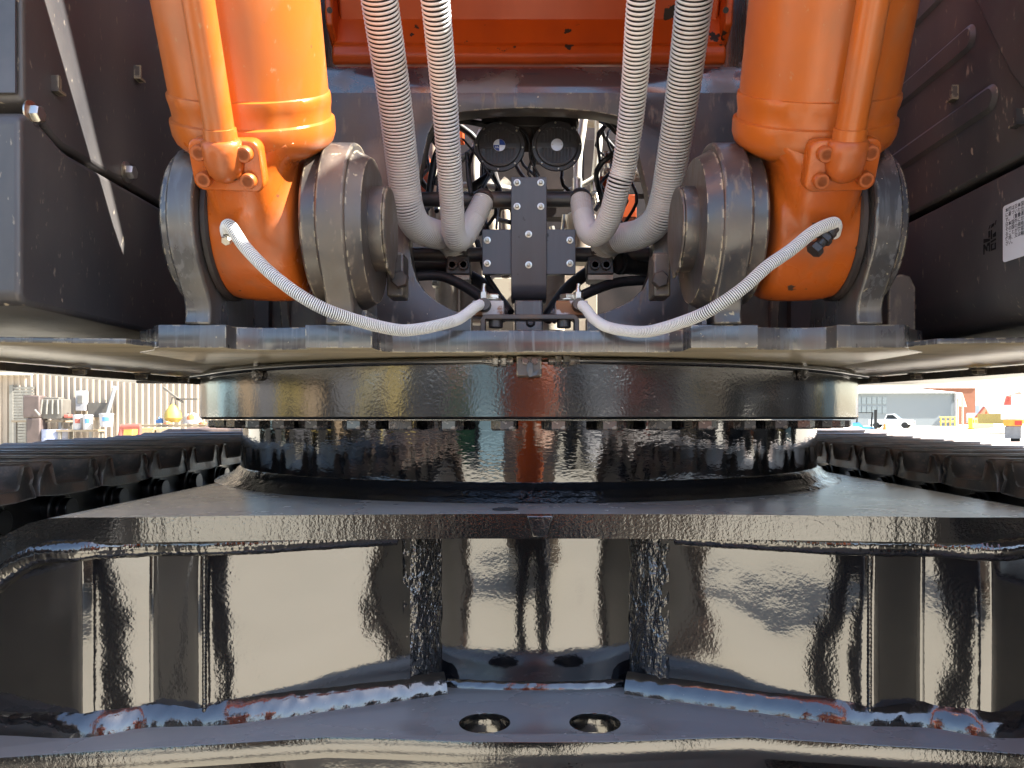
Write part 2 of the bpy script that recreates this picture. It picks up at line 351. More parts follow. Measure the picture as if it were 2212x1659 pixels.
def fillet(path, h, w, bulge, seed=0, N=8):
    """a fillet weld: path runs along the foot of the upright plate; it rises h up the plate and reaches w out in front"""
    pts = spline(path, .004); vs = []; m = MB()
    for i, p in enumerate(pts):
        t = (pts[min(i + 1, len(pts) - 1)] - pts[max(i - 1, 0)]).normalized(); o = Vector((t.y, -t.x, 0))
        if o.y > 0: o = -o
        k = 1 + .05 * mnoise.noise(p * 22 + Vector((seed, 0, 0)))
        for q in range(N + 1):
            f = q / N; b_ = bulge * math.sin(math.pi * f) + (.0002 + .0002 * mnoise.noise(p * 12)) * math.sin(i * .8 + 2.4 * f + 2 * mnoise.noise(p * 30)) + .0005 * mnoise.noise(p * 90 + Vector((q * .3, seed, 0)))
            vs.append(p + o * (w * k * f + b_ * .7 - .002) + Vector((0, 0, h * k * (1 - f) + b_ * .7 - .001 * (f > .99))))
    m.add(vs, [(i * (N + 1) + q, (i + 1) * (N + 1) + q, (i + 1) * (N + 1) + q + 1, i * (N + 1) + q + 1) for i in range(len(pts) - 1) for q in range(N)])
    m.add([vs[q] for q in range(N + 1)] + [pts[0]], [tuple(range(N + 2))]); m.add([vs[-1 - q] for q in range(N + 1)] + [pts[-1]], [tuple(range(N + 2))])
    return m
def text_mesh(body, size, fn, bold=0.0, align='LEFT', spacing=1.0):
    cu = bpy.data.curves.new('lettering', 'FONT'); cu.body = body; cu.size = size; cu.align_x = align; cu.offset = bold; cu.space_line = spacing
    cu.resolution_u = 2
    o = bpy.data.objects.new('lettering', cu); COL.objects.link(o)
    me = bpy.data.meshes.new_from_object(o.evaluated_get(bpy.context.evaluated_depsgraph_get()))
    m = MB(); m.add([fn(v.co.x, v.co.y) for v in me.vertices], [tuple(p.vertices) for p in me.polygons])
    bpy.data.objects.remove(o); bpy.data.curves.remove(cu); bpy.data.meshes.remove(me)
    return m

# ------------------------------------------------------------------ ground
g = MB(); g.add([(-900, -700, 0), (900, -700, 0), (900, 1500, 0), (-900, 1500, 0)], [(0, 1, 2, 3)])
g.build('ground', M['concrete'], kind='structure')

# ------------------------------------------------------------------ the excavator
EX = thing('excavator', 'large orange and black tracked excavator filling the picture, boom raised', 'excavator', (0, 1.904, 0))
CY = 1.904
def ctr(z=0.0): return Matrix.Translation((0, CY, z))

# --- slew ring, its bolts, drum, swing deck
ringm = MB(); ringm.lathe([(0.60, 1.2475), (0.744, 1.2475), (0.750, 1.252), (0.750, 1.334), (0.745, 1.339), (0.62, 1.341)], ctr(), 220)
ring = ringm.build('slew_ring', M['black_ring'], EX, ang=25)
bm_ = MB(); bm_.hexa((0, 0, 0), (0, 0, -1), 0.0205, 0.0165)
src = None
for k in range(54):
    a = R(-90) + (k + .5) * 2 * math.pi / 54
    p = Vector((0.716 * math.cos(a), CY + 0.716 * math.sin(a), 1.2470))
    if p.y > CY + 0.1: continue
    mw = Matrix.Translation(p) @ Matrix.Rotation(rnd.uniform(0, 1.05), 4, 'Z')
    if src is None: src = bm_.build('ring_bolt', M['bolt_dark'], ring); put(src, ring, mw)
    else: again(src, ring, mw)
dr = MB(); dr.lathe([(0.640, 1.2455), (0.669, 1.2455), (0.669, 1.143)], ctr(), 200)
drum = dr.build('swing_drum', M['black_drum'], EX)
dr = MB(); dr.lathe([(0.6685, 1.1470), (0.676, 1.1425), (0.681, 1.1345), (0.684, 1.1345), (0.694, 1.1265), (0.697, 1.1265), (0.722, 1.1165)], ctr(), 260)
for i, p in enumerate(dr.v):
    a = math.atan2(p.y - CY, p.x); dr.v[i] = p + Vector((0, 0, 0.0004 * math.sin(a * 420) + 0.0008 * mnoise.noise(p * 45)))
dr.build('drum_weld', M['weld_black'], drum, ang=60)
# bleed hole / zerk on ring
zk = MB(); q = Vector((0, CY - .7505, 1.2870)); zk.cyl(q + Vector((0, .002, 0)), q + Vector((0, -.004, 0)), .0048, 16); zk.cyl(q, q + Vector((0, -.007, 0)), .0025, 12)
zk.build('ring_plug', M['black_ring'], ring)
# grease tube with its centre block
YR = 1.147
tz = ZV(778, 1.14)
def ringpt(a, r, z): return Vector((r * math.sin(a), CY - r * math.cos(a), z))
for sg in (-1, 1):
    pts = [Vector((sg * .036, 1.144, tz)), Vector((sg * .07, 1.1475, tz))] + [ringpt(sg * R(a), 0.7575, tz - .0028 * (a / 50) ** 2) for a in (8, 12, 18, 25, 32, 40, 47, 53)]
    e = ringpt(sg * R(60), 0.772, tz - .004); pts += [e]
    tb = MB(); tb.tube(spline(pts, .012), .0043, 10); t_o = tb.build('grease_tube', M['gloss_smooth'], EX, ang=80)
    ft = MB()
    x = .0265 * sg
    ft.cyl((x, 1.1455, tz), (x + sg * .014, 1.1455, tz), .0055, 14); ft.hexa((x + sg * .009, 1.1455, tz), (sg, 0, 0), .0088, .010); ft.hexa((x + sg * .021, 1.1455, tz), (sg, 0, 0), .0088, .011)
    ft.cyl((x + sg * .030, 1.1455, tz), (x + sg * .046, 1.1462, tz), .0078, 14, r1=.0048)
    ft.build('tube_fitting', M['bolt_dark'], t_o)
    cu_, cv_ = (562, 809) if sg < 0 else (1722, 808)
    th = math.asin(max(-1, min(1, 0.0)))
    # clip on the ring face
    for it in range(30):
        a = sg * R(20 + it); p = ringpt(a, .751, 1.31)
        u_ = U0 + F * (p.x - CX) / p.y
        if (sg < 0 and u_ < cu_) or (sg > 0 and u_ > cu_): break
    p.z = ZV(cv_, p.y); nrm = Vector((math.sin(a), -math.cos(a), 0))
    cl = MB(); cl.cyl(p, p + nrm * .007, .011, 18); cl.hexa(p + nrm * .006, nrm, .0075, .006)
    cl.box(p + nrm * .0055 + Vector((0, 0, .012)), (.012, .004, .022), Matrix.Rotation(a, 3, 'Z')); cl.build('tube_clip', M['bolt_dark'], t_o)
gb = MB(); z0, z1 = ZV(812, 1.133), ZV(770, 1.133); xa, xb = XU(1116, 1.133), XU(1170, 1.133)
gb.bx(xa, xb, 1.130, 1.160, z0, z1)
gblock = gb.build('grease_block', M['frame_worn'], EX, bevel=.0012)
for uu in (1134, 1155):
    b = MB(); b.hexa((XU(uu, 1.13), 1.1305, ZV(780, 1.13)), (0, -1, 0), .0062, .0045); b.cyl((XU(uu, 1.13), 1.127, ZV(780, 1.13)), (XU(uu, 1.13), 1.1235, ZV(780, 1.13)), .003, 10)
    b.build('block_bolt', M['bolt_dark'], gblock)
tg = MB(); c0 = Vector((XU(1146, 1.125), 1.127, ZV(800, 1.125)))
tg.add([c0 + Vector(p) for p in ((-.004, 0, .012), (.003, -.003, .011), (.004, -.002, -.004), (.012, -.004, .001), (.009, -.003, -.007), (-.002, -.005, -.010), (-.006, -.001, 0))], [(0, 1, 2, 5, 6), (2, 3, 4, 5)])
tg.build('torn_tag', M['frame_worn'], gblock)

ZB, ZT = 1.3435, 1.3745
def mir(poly): return poly + [(-x, y) for x, y in reversed(poly)]
half = [(0, 1.090), (.10, 1.092), (.17, 1.097), (.197, 1.094), (.2125, 1.078), (.2130, 1.026), (.302, 1.026), (.303, 1.050), (.345, 1.058), (.378, 1.058), (.402, 1.048), (.4065, 1.040), (.407, 1.024), (.497, 1.024), (.506, 1.030), (.520, 1.06), (.56, 1.10), (.56, 1.9)]
full = [(x, y) for x, y in half] + [(-x, y) for x, y in reversed(half[1:])]
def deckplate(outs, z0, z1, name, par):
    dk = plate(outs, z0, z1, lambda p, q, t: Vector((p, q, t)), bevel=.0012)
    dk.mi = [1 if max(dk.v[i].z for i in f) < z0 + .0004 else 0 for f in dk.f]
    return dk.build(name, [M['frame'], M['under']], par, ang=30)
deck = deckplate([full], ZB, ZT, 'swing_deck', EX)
for sg in (-1, 1):
    wing = [(.45, 1.06), (.503, 1.026), (.52, .985), (.98, .915), (.955, 1.0), (.888, 1.29), (.80, 1.75), (.74, 2.3), (.74, 3.3), (.45, 3.3)]
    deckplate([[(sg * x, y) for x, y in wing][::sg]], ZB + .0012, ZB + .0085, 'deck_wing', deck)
# edge strips below the deck outline with hanging bolts
for sg in (-1, 1):
    st = MB(); A = Vector((sg * .975, .915, ZB)); B = Vector((sg * .884, 1.29, ZB)); C = Vector((sg * .778, 1.84, ZB)); D = Vector((sg * .74, 2.3, ZB))
    for P, Q in ((A, B), (B, C), (C, D)):
        d = (Q - P).normalized(); n = Vector((-d.y, d.x, 0)) * .004
        st.add([P - n, P + n, Q + n, Q - n] + [p + Vector((0, 0, -.014)) for p in (P - n, P + n, Q + n, Q - n)], [(0, 1, 2, 3), (7, 6, 5, 4), (0, 4, 5, 1), (1, 5, 6, 2), (2, 6, 7, 3), (3, 7, 4, 0)])
    strip = st.build('deck_edge_strip', M['frame_worn'], deck)
    sb = None
    for t, k in ((.10, 0), (.30, 0), (.42, 0), (.55, 1), (.8, 1), (.25, 1)):
        P, Q = (A, B) if k == 0 else (B, C)
        p = P.lerp(Q, t) + Vector((-sg * .022, 0, -.0005))
        if sb is None:
            b = MB(); b.hexa((0, 0, 0), (0, 0, -1), .0125, .012, flange=.018); sb = b.build('deck_bolt', M['frame_worn'], deck); put(sb, deck, Matrix.Translation(p))
        else: again(sb, deck, Matrix.Translation(p))
# bevel collar between deck and ring
co = MB(); co.lathe([(0.62, 1.3432), (0.742, 1.3432), (0.7455, 1.3405), (0.7455, 1.337)], ctr(), 200); co.build('ring_seal', M['gloss_smooth'], EX)

# --- lugs and pins that carry the boom cylinders
PY, PZ, LR = 1.08, 1.515, .115
def lug_profile():
    o = []
    for i in range(41):
        a = R(-128 - 262 * i / 40) if False else R(215 - 250 * i / 40)
        o.append((PY + LR * math.cos(a), PZ + LR * math.sin(a)))
    # o runs from lower front (215 deg) over the top to lower back
    o += [(1.185, 1.43), (1.20, 1.3748)]
    o += [(1.020, 1.3748), (1.0225, 1.388), (1.0215, 1.400), (1.0150, 1.412), (1.004, 1.425)]
    return o
for sg in (-1, 1):
    s0 = 0.006 if sg > 0 else 0.0
    def X(x): return sg * x + s0
    def slab(poly, xa, xb, name, mat, bev, parent=EX):
        m = MB(); m.prism(poly, lambda p, q, t: Vector((t, p, q)), X(xa), X(xb)); return m.build(name, mat, parent, bevel=bev, ang=30)
    inner = slab(lug_profile(), .237, .274, 'cylinder_lug', M['frame_worn'], .003)
    outer = slab(lug_profile(), .4267, .4616, 'cylinder_lug', M['frame'], .003)
    b = MB(); b.cyl((X(.274), PY, PZ), (X(.2975), PY, PZ), .104, 64, ch=.003); b.build('lug_boss', M['frame_worn'], inner)
    b = MB(); b.cyl((X(.237), PY, PZ - .004), (X(.2185), PY, PZ - .004), .109, 64, r1=.099); b.build('lug_boss', M['frame_worn'], inner)
    b = MB(); b.cyl((X(.4616), PY, PZ - .002), (X(.474), PY, PZ - .002), .106, 64, ch=.003); b.build('lug_boss', M['frame'], outer)
    b = MB(); b.cyl((X(.4267), PY, PZ), (X(.415), PY, PZ), .100, 64, ch=.003); b.build('lug_boss', M['inner'], outer)
    b = MB(); b.cyl((X(.200), PY, PZ), (X(.44), PY, PZ), .0585, 64, ch=.0005)
    pin = b.build('hinge_pin', M['frame_worn'], EX)
    b = MB(); b.prism([(.058 * math.cos(R(a)), .058 * math.sin(R(a))) for a in range(-20, 250, 10)] + [(-.028, -.06), (.02, -.066)], lambda p, q, t: Vector((t, PY + p, PZ + q)), X(.2003), X(.196)); b.build('pin_flag', M['frame_worn'], pin, bevel=.002)
    # keeper block + bolt beside the pin
    Yk = 1.15; uu = (835, 872) if sg < 0 else (1412, 1449)
    b = MB(); b.bx(XU(uu[0], Yk), XU(uu[1], Yk), Yk, Yk + .05, ZV(640, Yk), ZV(545, Yk))
    kb = b.build('keeper_block', M['frame_worn'], EX, bevel=.003)
    uc = 866 if sg < 0 else 1424
    b = MB(); b.hexa((XU(uc, Yk), Yk - .001, ZV(606, Yk)), (0, -1, 0), .013, .013); b.build('keeper_bolt', M['pipe'], kb)
    # foot gussets
    b = MB(); b.prism([(1.026, 1.3748), (1.036, 1.395), (1.12, 1.395), (1.12, 1.3748)], lambda p, q, t: Vector((t, p, q)), X(.228), X(.222)); b.build('lug_weld', M['frame'], inner)
    if sg < 0: continue
    b = MB(); Yt = 1.12; xa, xb = X(.515), X(.555); zt_ = 1.46
    b.prism([(min(xa, xb), 1.352), (max(xa, xb), 1.352), (max(xa, xb), zt_ - .02), ((xa + xb) / 2 + .012, zt_ - .003), ((xa + xb) / 2, zt_), ((xa + xb) / 2 - .012, zt_ - .003), (min(xa, xb), zt_ - .02)], lambda p, q, t: Vector((p, t, q)), Yt, Yt + .025); b.build('stop_plate', M['frame_worn'], EX, bevel=.002)

# --- boom cylinders
def boom_cylinder(sg):
    s0 = 0.006 if sg > 0 else 0.0
    T = Matrix.Translation((sg * .3675 + s0, PY, PZ)) @ Matrix.Rotation(sg * R(-2.2), 4, 'Y') @ Matrix.Rotation(R(31), 4, 'X')   # local z along the cylinder, -y to the front
    RB = .0980
    m = MB(); m.lathe([(RB * .6, .165), (RB, .168), (RB, 1.55), (RB * .6, 1.552)], None, 96)
    m.xf(T); cyl_o = m.build('boom_cylinder', M['orange'], EX, label=('boom cylinder half lit by the sun' if sg < 0 else 'boom cylinder wholly in shade'))
    m = MB(); m.lathe([(RB * .97, .184), (RB + .0022, .181), (RB + .0028, .176), (RB + .0018, .168), (RB + .0004, .160), (RB + .0006, .1515), (RB + .0046, .1495), (RB + .0052, .1455), (RB + .0046, .132), (RB + .001, .122), (RB - .008, .113), (RB - .022, .105), (.05, .098)], None, 96)
    for i, p in enumerate(m.v):
        if .155 < p.z < .1835: m.v[i] = p * 1.0 + Vector((p.x, p.y, 0)).normalized() * (mnoise.noise(p * 40) * .0018)
    m.xf(T); m.build('end_collar', M['orange'], cyl_o, ang=50)
    # cast foot: eye + neck, fused into one casting
    m = MB()
    ey = Matrix.Rotation(R(90), 4, 'Y')
    m.lathe([(.062, -.060), (.088, -.058), (.0955, -.050), (.099, -.030), (.1, 0), (.099, .030), (.0955, .050), (.088, .058), (.062, .060)], ey, 64)
    sec = []
    for z, wx, wf, wb in ((.0, .052, .098, .07), (.03, .052, .100, .068), (.06, .054, .104, .064), (.085, .055, .106, .064), (.105, .060, .100, .07), (.12, .075, .095, .085), (.135, .09, .095, .09)):
        ring_ = []
        for k in range(32):
            a = 2 * math.pi * k / 32; c, q = math.cos(a), math.sin(a)
            e = 0.62
            x = math.copysign(abs(c) ** e, c) * wx; y = math.copysign(abs(q) ** e, q) * (wf if q < 0 else wb)
            ring_.append((x, y, z))
        sec.append(ring_)
    vs = [p for r_ in sec for p in r_]
    fs = [(i * 32 + k, i * 32 + (k + 1) % 32, (i + 1) * 32 + (k + 1) % 32, (i + 1) * 32 + k) for i in range(len(sec) - 1) for k in range(32)]
    fs += [tuple(reversed(range(32))), tuple((len(sec) - 1) * 32 + k for k in range(32))]
    m.add(vs, fs); m.xf(T)
    fo = m.build('cylinder_foot', M['orange_cast'], cyl_o)
    rm = fo.modifiers.new('fuse', 'REMESH'); rm.mode = 'VOXEL'; rm.voxel_size = .0045; rm.use_smooth_shade = True
    sm = fo.modifiers.new('soften', 'SMOOTH'); sm.factor = .6; sm.iterations = 9
    # oil pipe with flange
    yo = -(RB + .0235); tx = 0.0
    m = MB(); m.cyl((tx, yo, .128), (tx, yo, 1.5), .0172, 32)
    m.lathe([(.0172, .158), (.0190, .1575), (.0192, .1435), (.0172, .143)], Matrix.Translation((tx, yo, 0)), 32)
    m.xf(T); m.build('oil_pipe', M['orange'], cyl_o)
    m = MB(); n0 = len(m.v)
    m.tube([Vector((tx, yo, z)) for z in (.146, .143, .132, .118, .106, .098, .0945)], .02, 24, rf=lambda t: (.0185, .0235, .0235, .0232, .0205, .013, .004)[round(t * 6)])
    m.tube([Vector((tx, yo + .02, .118)), Vector((tx, yo - .0, .118))], .022, 24)
    m.xf(T); m.build('pipe_elbow', M['orange_cast'], cyl_o, ang=70)
    yf = yo + .012
    fl = plate([rrect(-.0425, .0425, .084, .1445, .012)], 0, .022, lambda p, q, t: T @ Vector((tx + p, yf + .012 - t, q)), bevel=.0025)
    fl.build('pipe_flange', M['orange_cast'], cyl_o, ang=60)
    bs = None
    for bx_, bz in ((-.0265, .130), (.0265, .130), (-.0265, .099), (.0265, .099)):
        p = T @ Vector((tx + bx_, yf - .0095, bz)); d = T.to_3x3() @ Vector((0, -1, 0))
        if bs is None:
            b = MB(); b.socket((0, 0, 0), d, .0093, .0115); bs = b.build('socket_bolt', M['orange_cast'], cyl_o); put(bs, cyl_o, Matrix.Translation(p))
        else: again(bs, cyl_o, Matrix.Translation(p))
    # hex grease fitting on the eye
    return T, cyl_o
TL, cylL = boom_cylinder(-1)
TR, cylR = boom_cylinder(1)

# --- grease hoses from feet to the blocks above the deck
def hose(name, pts, r, bar, pitch, parent, guard, core, steps=18, core_r=None, step=.006, label=None):
    path = spline(pts, step); m = MB(); m.tube(path, core_r or r * .93, 20)
    h = m.build(name, core, parent, ang=80, label=label)
    spiral(path, r, bar, pitch, steps).build('spiral_guard', guard, h, ang=70)
    return h, path
gl = [W(492, 510, .985), W(489, 494, .966), W(498, 489, .952), W(531, 536, .944), W(594, 598, .936), W(669, 651, .936), W(744, 684, .950), W(847, 711, .995), W(904, 711, 1.025), W(979, 694, 1.07), W(1004, 681, 1.10), W(1026, 664, 1.125), W(1042, 656, 1.15)]
gr = [W(1802, 505, .985), W(1805, 488, .966), W(1796, 483, .952), W(1757, 501, .944), W(1707, 541, .938), W(1657, 576, .934), W(1607, 621, .934), W(1557, 656, .94), W(1507, 683, .955), W(1432, 709, 1.0), W(1382, 717, 1.03), W(1317, 708, 1.08), W(1283, 689, 1.11), W(1266, 668, 1.13), W(1250, 655, 1.15)]
for pts, lab in ((gl, 'grease hose looping from the left cylinder foot'), (gr, 'grease hose looping from the right cylinder foot')):
    h, path = hose('grease_hose', pts, .0072, .00175, lambda t: .0026 if t < .8 else .0019, EX, M['hose_white'], M['hose_gap'], steps=14, core_r=.0070, step=.004, label=lab)
f = MB(); p = W(493, 516, .972); f.hexa(p, (0, -.86, -.5), .0065, .010); f.cyl(p, W(492, 503, .966), .0055, 14); f.build('hose_fitting', M['zinc'], cylL)
f = MB(); p, q = W(1758, 541, .955), W(1803, 492, .958); d = q - p
f.cyl(p, q, .0068, 16); f.hexa(p - d * .08, d, .0105, .011); f.hexa(p.lerp(q, .40), d, .0100, .009); f.lathe([(.0085, -.002), (.0085, .004)], Matrix.Translation(p.lerp(q, .72)) @ d.to_track_quat('Z', 'Y').to_matrix().to_4x4(), 16); f.build('hose_fitting', M['pipe'], cylR)
Yb = 1.15
for (ua, ub, uz, ubolt) in ((1020, 1088, 1046, 1064), (1201, 1270, 1250, 1226)):
    b = MB(); b.bx(XU(ua, Yb), XU(ub, Yb), Yb, Yb + .04, ZV(681, Yb), ZV(649, Yb)); blk = b.build('grease_manifold', M['block'], EX, bevel=.0015)
    b = MB(); p = W(ubolt, 649, Yb + .02); b.hexa(p, (0, 0, 1), .0125, .009, flange=.014); b.build('manifold_bolt', M['zinc'], blk)
    b = MB(); p = W(uz - 1, 649, Yb + .012); b.cyl(p, p + Vector((0, 0, .012)), .0075, 6); b.cyl(p + Vector((0, 0, .012)), p + Vector((0, 0, .02)), .0045, 12, r1=.003); b.cyl(p + Vector((0, 0, .02)), p + Vector((.001, 0, .025)), .0032, 12); b.build('grease_nipple', M['zinc'], blk)
    b = MB(); p = W(uz, 660, Yb); b.cyl(p + Vector((0, .002, 0)), p + Vector((0, -.012, .001)), .011, 24, r1=.009); b.build('hose_union', M['pipe'], blk)
# bent rod guard under the manifolds
Yg = 1.125
pts = [W(1043, 718, Yg), W(1043, 700, Yg), W(1043, 690, Yg), W(1047, 685, Yg), W(1056, 684, Yg), W(1143, 684, Yg), W(1232, 684, Yg), W(1241, 685, Yg), W(1246, 690, Yg), W(1246, 700, Yg), W(1246, 718, Yg)]
b = MB()
for i in range(len(pts) - 1): pass
path = spline(pts, .005); fr = frames(path)
vs = []
for p, (t, a, bb) in zip(path, fr):
    nn = Vector((0, 1, 0)); s_ = t.cross(nn).normalized()
    vs += [p + s_ * .0035 - nn * .0, p + s_ * .0035 + nn * .03, p - s_ * .0035 + nn * .03, p - s_ * .0035]
n = len(path)
b.add(vs, [(i * 4 + k, i * 4 + (k + 1) % 4, (i + 1) * 4 + (k + 1) % 4, (i + 1) * 4 + k) for i in range(n - 1) for k in range(4)] + [(3, 2, 1, 0), tuple((n - 1) * 4 + k for k in range(4))])
guard = b.build('manifold_bracket', M['pipe'], EX, bevel=.001, ang=40)
for uu in (1071, 1218):
    b = MB(); p = W(uu, 688, Yg + .016); b.cyl(p, p + Vector((0, 0, -.014)), .0105, 24, ch=.001); b.build('bracket_nut', M['pipe'], guard)

# --- cross frame with the rounded opening
YF = 1.42
outl = [(-.48, 1.3748), (-.48, 1.62), (-.44, 1.72), (-.44, 1.853), (.44, 1.853), (.44, 1.72), (.48, 1.62), (.48, 1.3748)]
ou = [(1018, 716), (1018, 684), (1004, 679), (975, 669), (945, 652), (918, 630), (900, 604), (890, 570), (884, 530), (888, 470), (900, 400), (915, 335), (925, 290), (938, 264), (960, 250), (1000, 241), (1070, 235), (1143, 233), (1215, 235), (1285, 241), (1330, 250), (1356, 264), (1372, 292), (1383, 345), (1398, 410), (1408, 480), (1411, 540), (1404, 590), (1390, 624), (1362, 650), (1325, 668), (1290, 680), (1268, 686), (1268, 716)]
hole = [(XU(u, YF), ZV(v, YF)) for u, v in ou]
hole[0] = (hole[0][0], 1.3748); hole[-1] = (hole[-1][0], 1.3748)
# outline with the opening cut in from below
poly = outl[:1] + outl[1:] + list(reversed(hole))
poly = [outl[i] for i in range(8)] + list(reversed(hole))
cf = plate([poly], YF, YF + .042, lambda p, q, t: Vector((p, t, q)), bevel=.002)
cross = cf.build('cross_frame', M['frame_worn'], EX, ang=30)
# rolled top of the frame, turning back to the sky
b = MB(); prof = []
rc = .075
for i in range(13):
    a = R(180 - 90 * i / 12); prof.append((YF + rc + rc * math.cos(a), 1.851 + rc * math.sin(a)))
prof += [(YF + .24, 1.851 + rc)]
ins = [(y, z - .03) if i > 11 else (YF + rc + (rc - .03) * math.cos(R(180 - 90 * i / 12)), 1.851 + (rc - .03) * math.sin(R(180 - 90 * i / 12))) for i, (y, z) in enumerate(prof)]
b.prism(prof + list(reversed(ins)), lambda p, q, t: Vector((t, p, q)), -.44, .44); b.build('frame_top', M['frame_clean'], cross, ang=40)
# slanted stiffeners beside the opening, towards the brackets
for sg in (-1, 1):
    b = MB(); b.prism([(1.36, 1.64), (1.41, 1.72), (1.42, 1.86), (1.62, 2.0), (1.62, 1.40), (1.42, 1.40)], lambda p, q, t: Vector((t, p, q)), sg * .442, sg * .458); b.build('frame_gusset', M['frame_worn'], cross, bevel=.002)
    b = MB(); b.prism([(1.615, 1.55), (1.60, 1.62), (1.60, 2.9), (1.84, 2.9), (1.80, 1.38)], lambda p, q, t: Vector((t, p, q)), sg * .453, sg * .492)
    bk = b.build('boom_foot_bracket', M['frame'], EX, bevel=.003)
    b = MB(); b.cyl(W(1568 if sg > 0 else 712, 22, 1.598) , W(1568 if sg > 0 else 712, 22, 1.605), .006, 16); b.build('bracket_hole', M['hose_core'], bk)
# inner wall of cylinder bays, behind the feet
for sg in (-1, 1):
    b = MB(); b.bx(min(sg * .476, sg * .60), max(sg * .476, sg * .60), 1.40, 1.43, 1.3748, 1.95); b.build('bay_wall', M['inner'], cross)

# --- boom (raised) seen from below, with arm and bucket out in front
b = MB()
def sect(y, z, w, h, ny, nz): # frame centre of lower face, width, depth
    return [Vector((-w, y, z)), Vector((w, y, z)), Vector((w, y + ny * h, z + nz * h)), Vector((-w, y + ny * h, z + nz * h))]
S = [sect(1.70, 2.085, .415, .18, .95, .3), sect(1.655, 2.17, .415, .3, .75, .7), sect(1.45, 2.20, .40, .6, .5, .8), sect(1.06, 2.172, .25, .85, .75, .66), sect(.95, 2.387, .25, .85, .75, .66), sect(.78, 2.724, .25, .9, .75, .66), sect(.2, 3.7, .24, .9, .75, .66), sect(-1.4, 5.2, .20, .9, .35, .93), sect(-3.4, 5.55, .17, .6, .05, 1)]  # unseen overhead sections shaped to block sun, save a slit on the tank
vs = [p for s_ in S for p in s_]
b.add(vs, [(i * 4 + k, i * 4 + (k + 1) % 4, (i + 1) * 4 + (k + 1) % 4, (i + 1) * 4 + k) for i in range(len(S) - 1) for k in range(4)] + [(3, 2, 1, 0), tuple((len(S) - 1) * 4 + k for k in range(4))])
boom = b.build('boom', M['orange_chip'], EX, bevel=.006)
b = MB(); zz = ZV(118, 1.70)
b.prism([(1.665, ZV(95, 1.665)), (1.655, ZV(97, 1.655)), (1.650, ZV(118, 1.65)), (1.662, ZV(140, 1.662)), (1.70, ZV(145, 1.70)), (1.86, ZV(148, 1.86)), (1.86, 2.2), (1.70, 2.2)], lambda p, q, t: Vector((t, p, q)), -.425, .425)
b.build('boom_foot_lip', M['orange_lip'], boom, bevel=.012, seg=4)
for sg in (-1, 1):
    b = MB(); b.prism([(1.62, 2.35), (1.612, 2.16), (1.63, 2.085), (1.70, 2.05), (1.86, 2.05), (1.86, 2.5)], lambda p, q, t: Vector((t, p, q)), sg * .416, sg * .432); b.build('boom_side_flange', M['orange_lip'], boom, bevel=.004)
b = MB()
b.prism([(-3.2, 5.9), (-3.9, 5.6), (-3.75, 1.9), (-3.45, 1.7), (-3.25, 1.9), (-2.9, 5.3)], lambda p, q, t: Vector((t, p, q)), -.17, .17)
b.build('arm', M['orange'], EX, bevel=.01)
b = MB(); b.cyl((0, -2.0, 5.0), (0, -3.25, 4.2), .10, 32); b.cyl((0, -3.2, 4.0), (0, -3.25, 2.6), .09, 32); b.build('arm_cylinder', M['orange'], EX)
b = MB()
bk_prof = [(-3.35, 1.75), (-3.15, 1.45), (-3.0, .9), (-3.15, .42), (-3.5, .15), (-3.95, .08), (-4.25, .25), (-4.22, .3), (-3.95, .14), (-3.5, .22), (-3.22, .47), (-3.08, .9), (-3.22, 1.4), (-3.5, 1.7)]
b.prism(bk_prof, lambda p, q, t: Vector((t, p, q)), -.72, .72)
for sg in (-1, 1): b.prism([(-3.35, 1.72), (-3.15, 1.42), (-3.03, .9), (-3.18, .45), (-3.5, .2), (-3.95, .12), (-4.2, .28), (-3.8, 1.4), (-3.6, 1.7)], lambda p, q, t: Vector((t, p, q)), sg * .72, sg * .68)
b.build('bucket', M['shoe'], EX, bevel=.006)

# --- big corrugated hoses
pitchA = lambda t: .0066 if t < .35 else (.0066 - .0022 * (t - .35) / .3 if t < .65 else .0043)
HB = []
h1 = [W(806, -110, 1.06), W(821, 8, 1.115), W(850, 200, 1.22), W(866, 330, 1.29), W(874, 400, 1.325), W(882, 450, 1.35), W(900, 487, 1.385), W(929, 503, 1.42), W(958, 510, 1.46), W(974, 522, 1.485), W(984, 540, 1.50)]
h2 = [W(925, -110, 1.05), W(941, 8, 1.10), W(959, 200, 1.21), W(973, 395, 1.31), W(977, 457, 1.345), W(980, 500, 1.375), W(987, 518, 1.40), W(1002, 512, 1.43), W(1019, 484, 1.46), W(1036, 450, 1.485), W(1046, 430, 1.497)]
h3 = [W(1399, -110, 1.05), W(1384, 8, 1.10), W(1369, 200, 1.21), W(1350, 350, 1.29), W(1336, 400, 1.31), W(1320, 462, 1.345), W(1302, 497, 1.375), W(1285, 508, 1.40), W(1269, 497, 1.43), W(1260, 465, 1.465), W(1254, 428, 1.497)]
h4 = [W(1515, -110, 1.06), W(1499, 8, 1.115), W(1475, 200, 1.22), W(1450, 360, 1.305), W(1438, 425, 1.34), W(1420, 475, 1.37), W(1386, 504, 1.405), W(1345, 514, 1.44), W(1318, 522, 1.475), W(1303, 542, 1.50)]
for pts, r, lab in ((h1, .0255, 'outer left hydraulic hose in white spiral wrap'), (h2, .0193, 'inner left hydraulic hose in white spiral wrap'), (h3, .0193, 'inner right hydraulic hose in stained white spiral wrap'), (h4, .0255, 'outer right hydraulic hose in white spiral wrap')):
    hose('hydraulic_hose', pts, r, .0039, pitchA, EX, M['hose_white'], M['hose_gap'], steps=28, core_r=r * .985, label=lab)
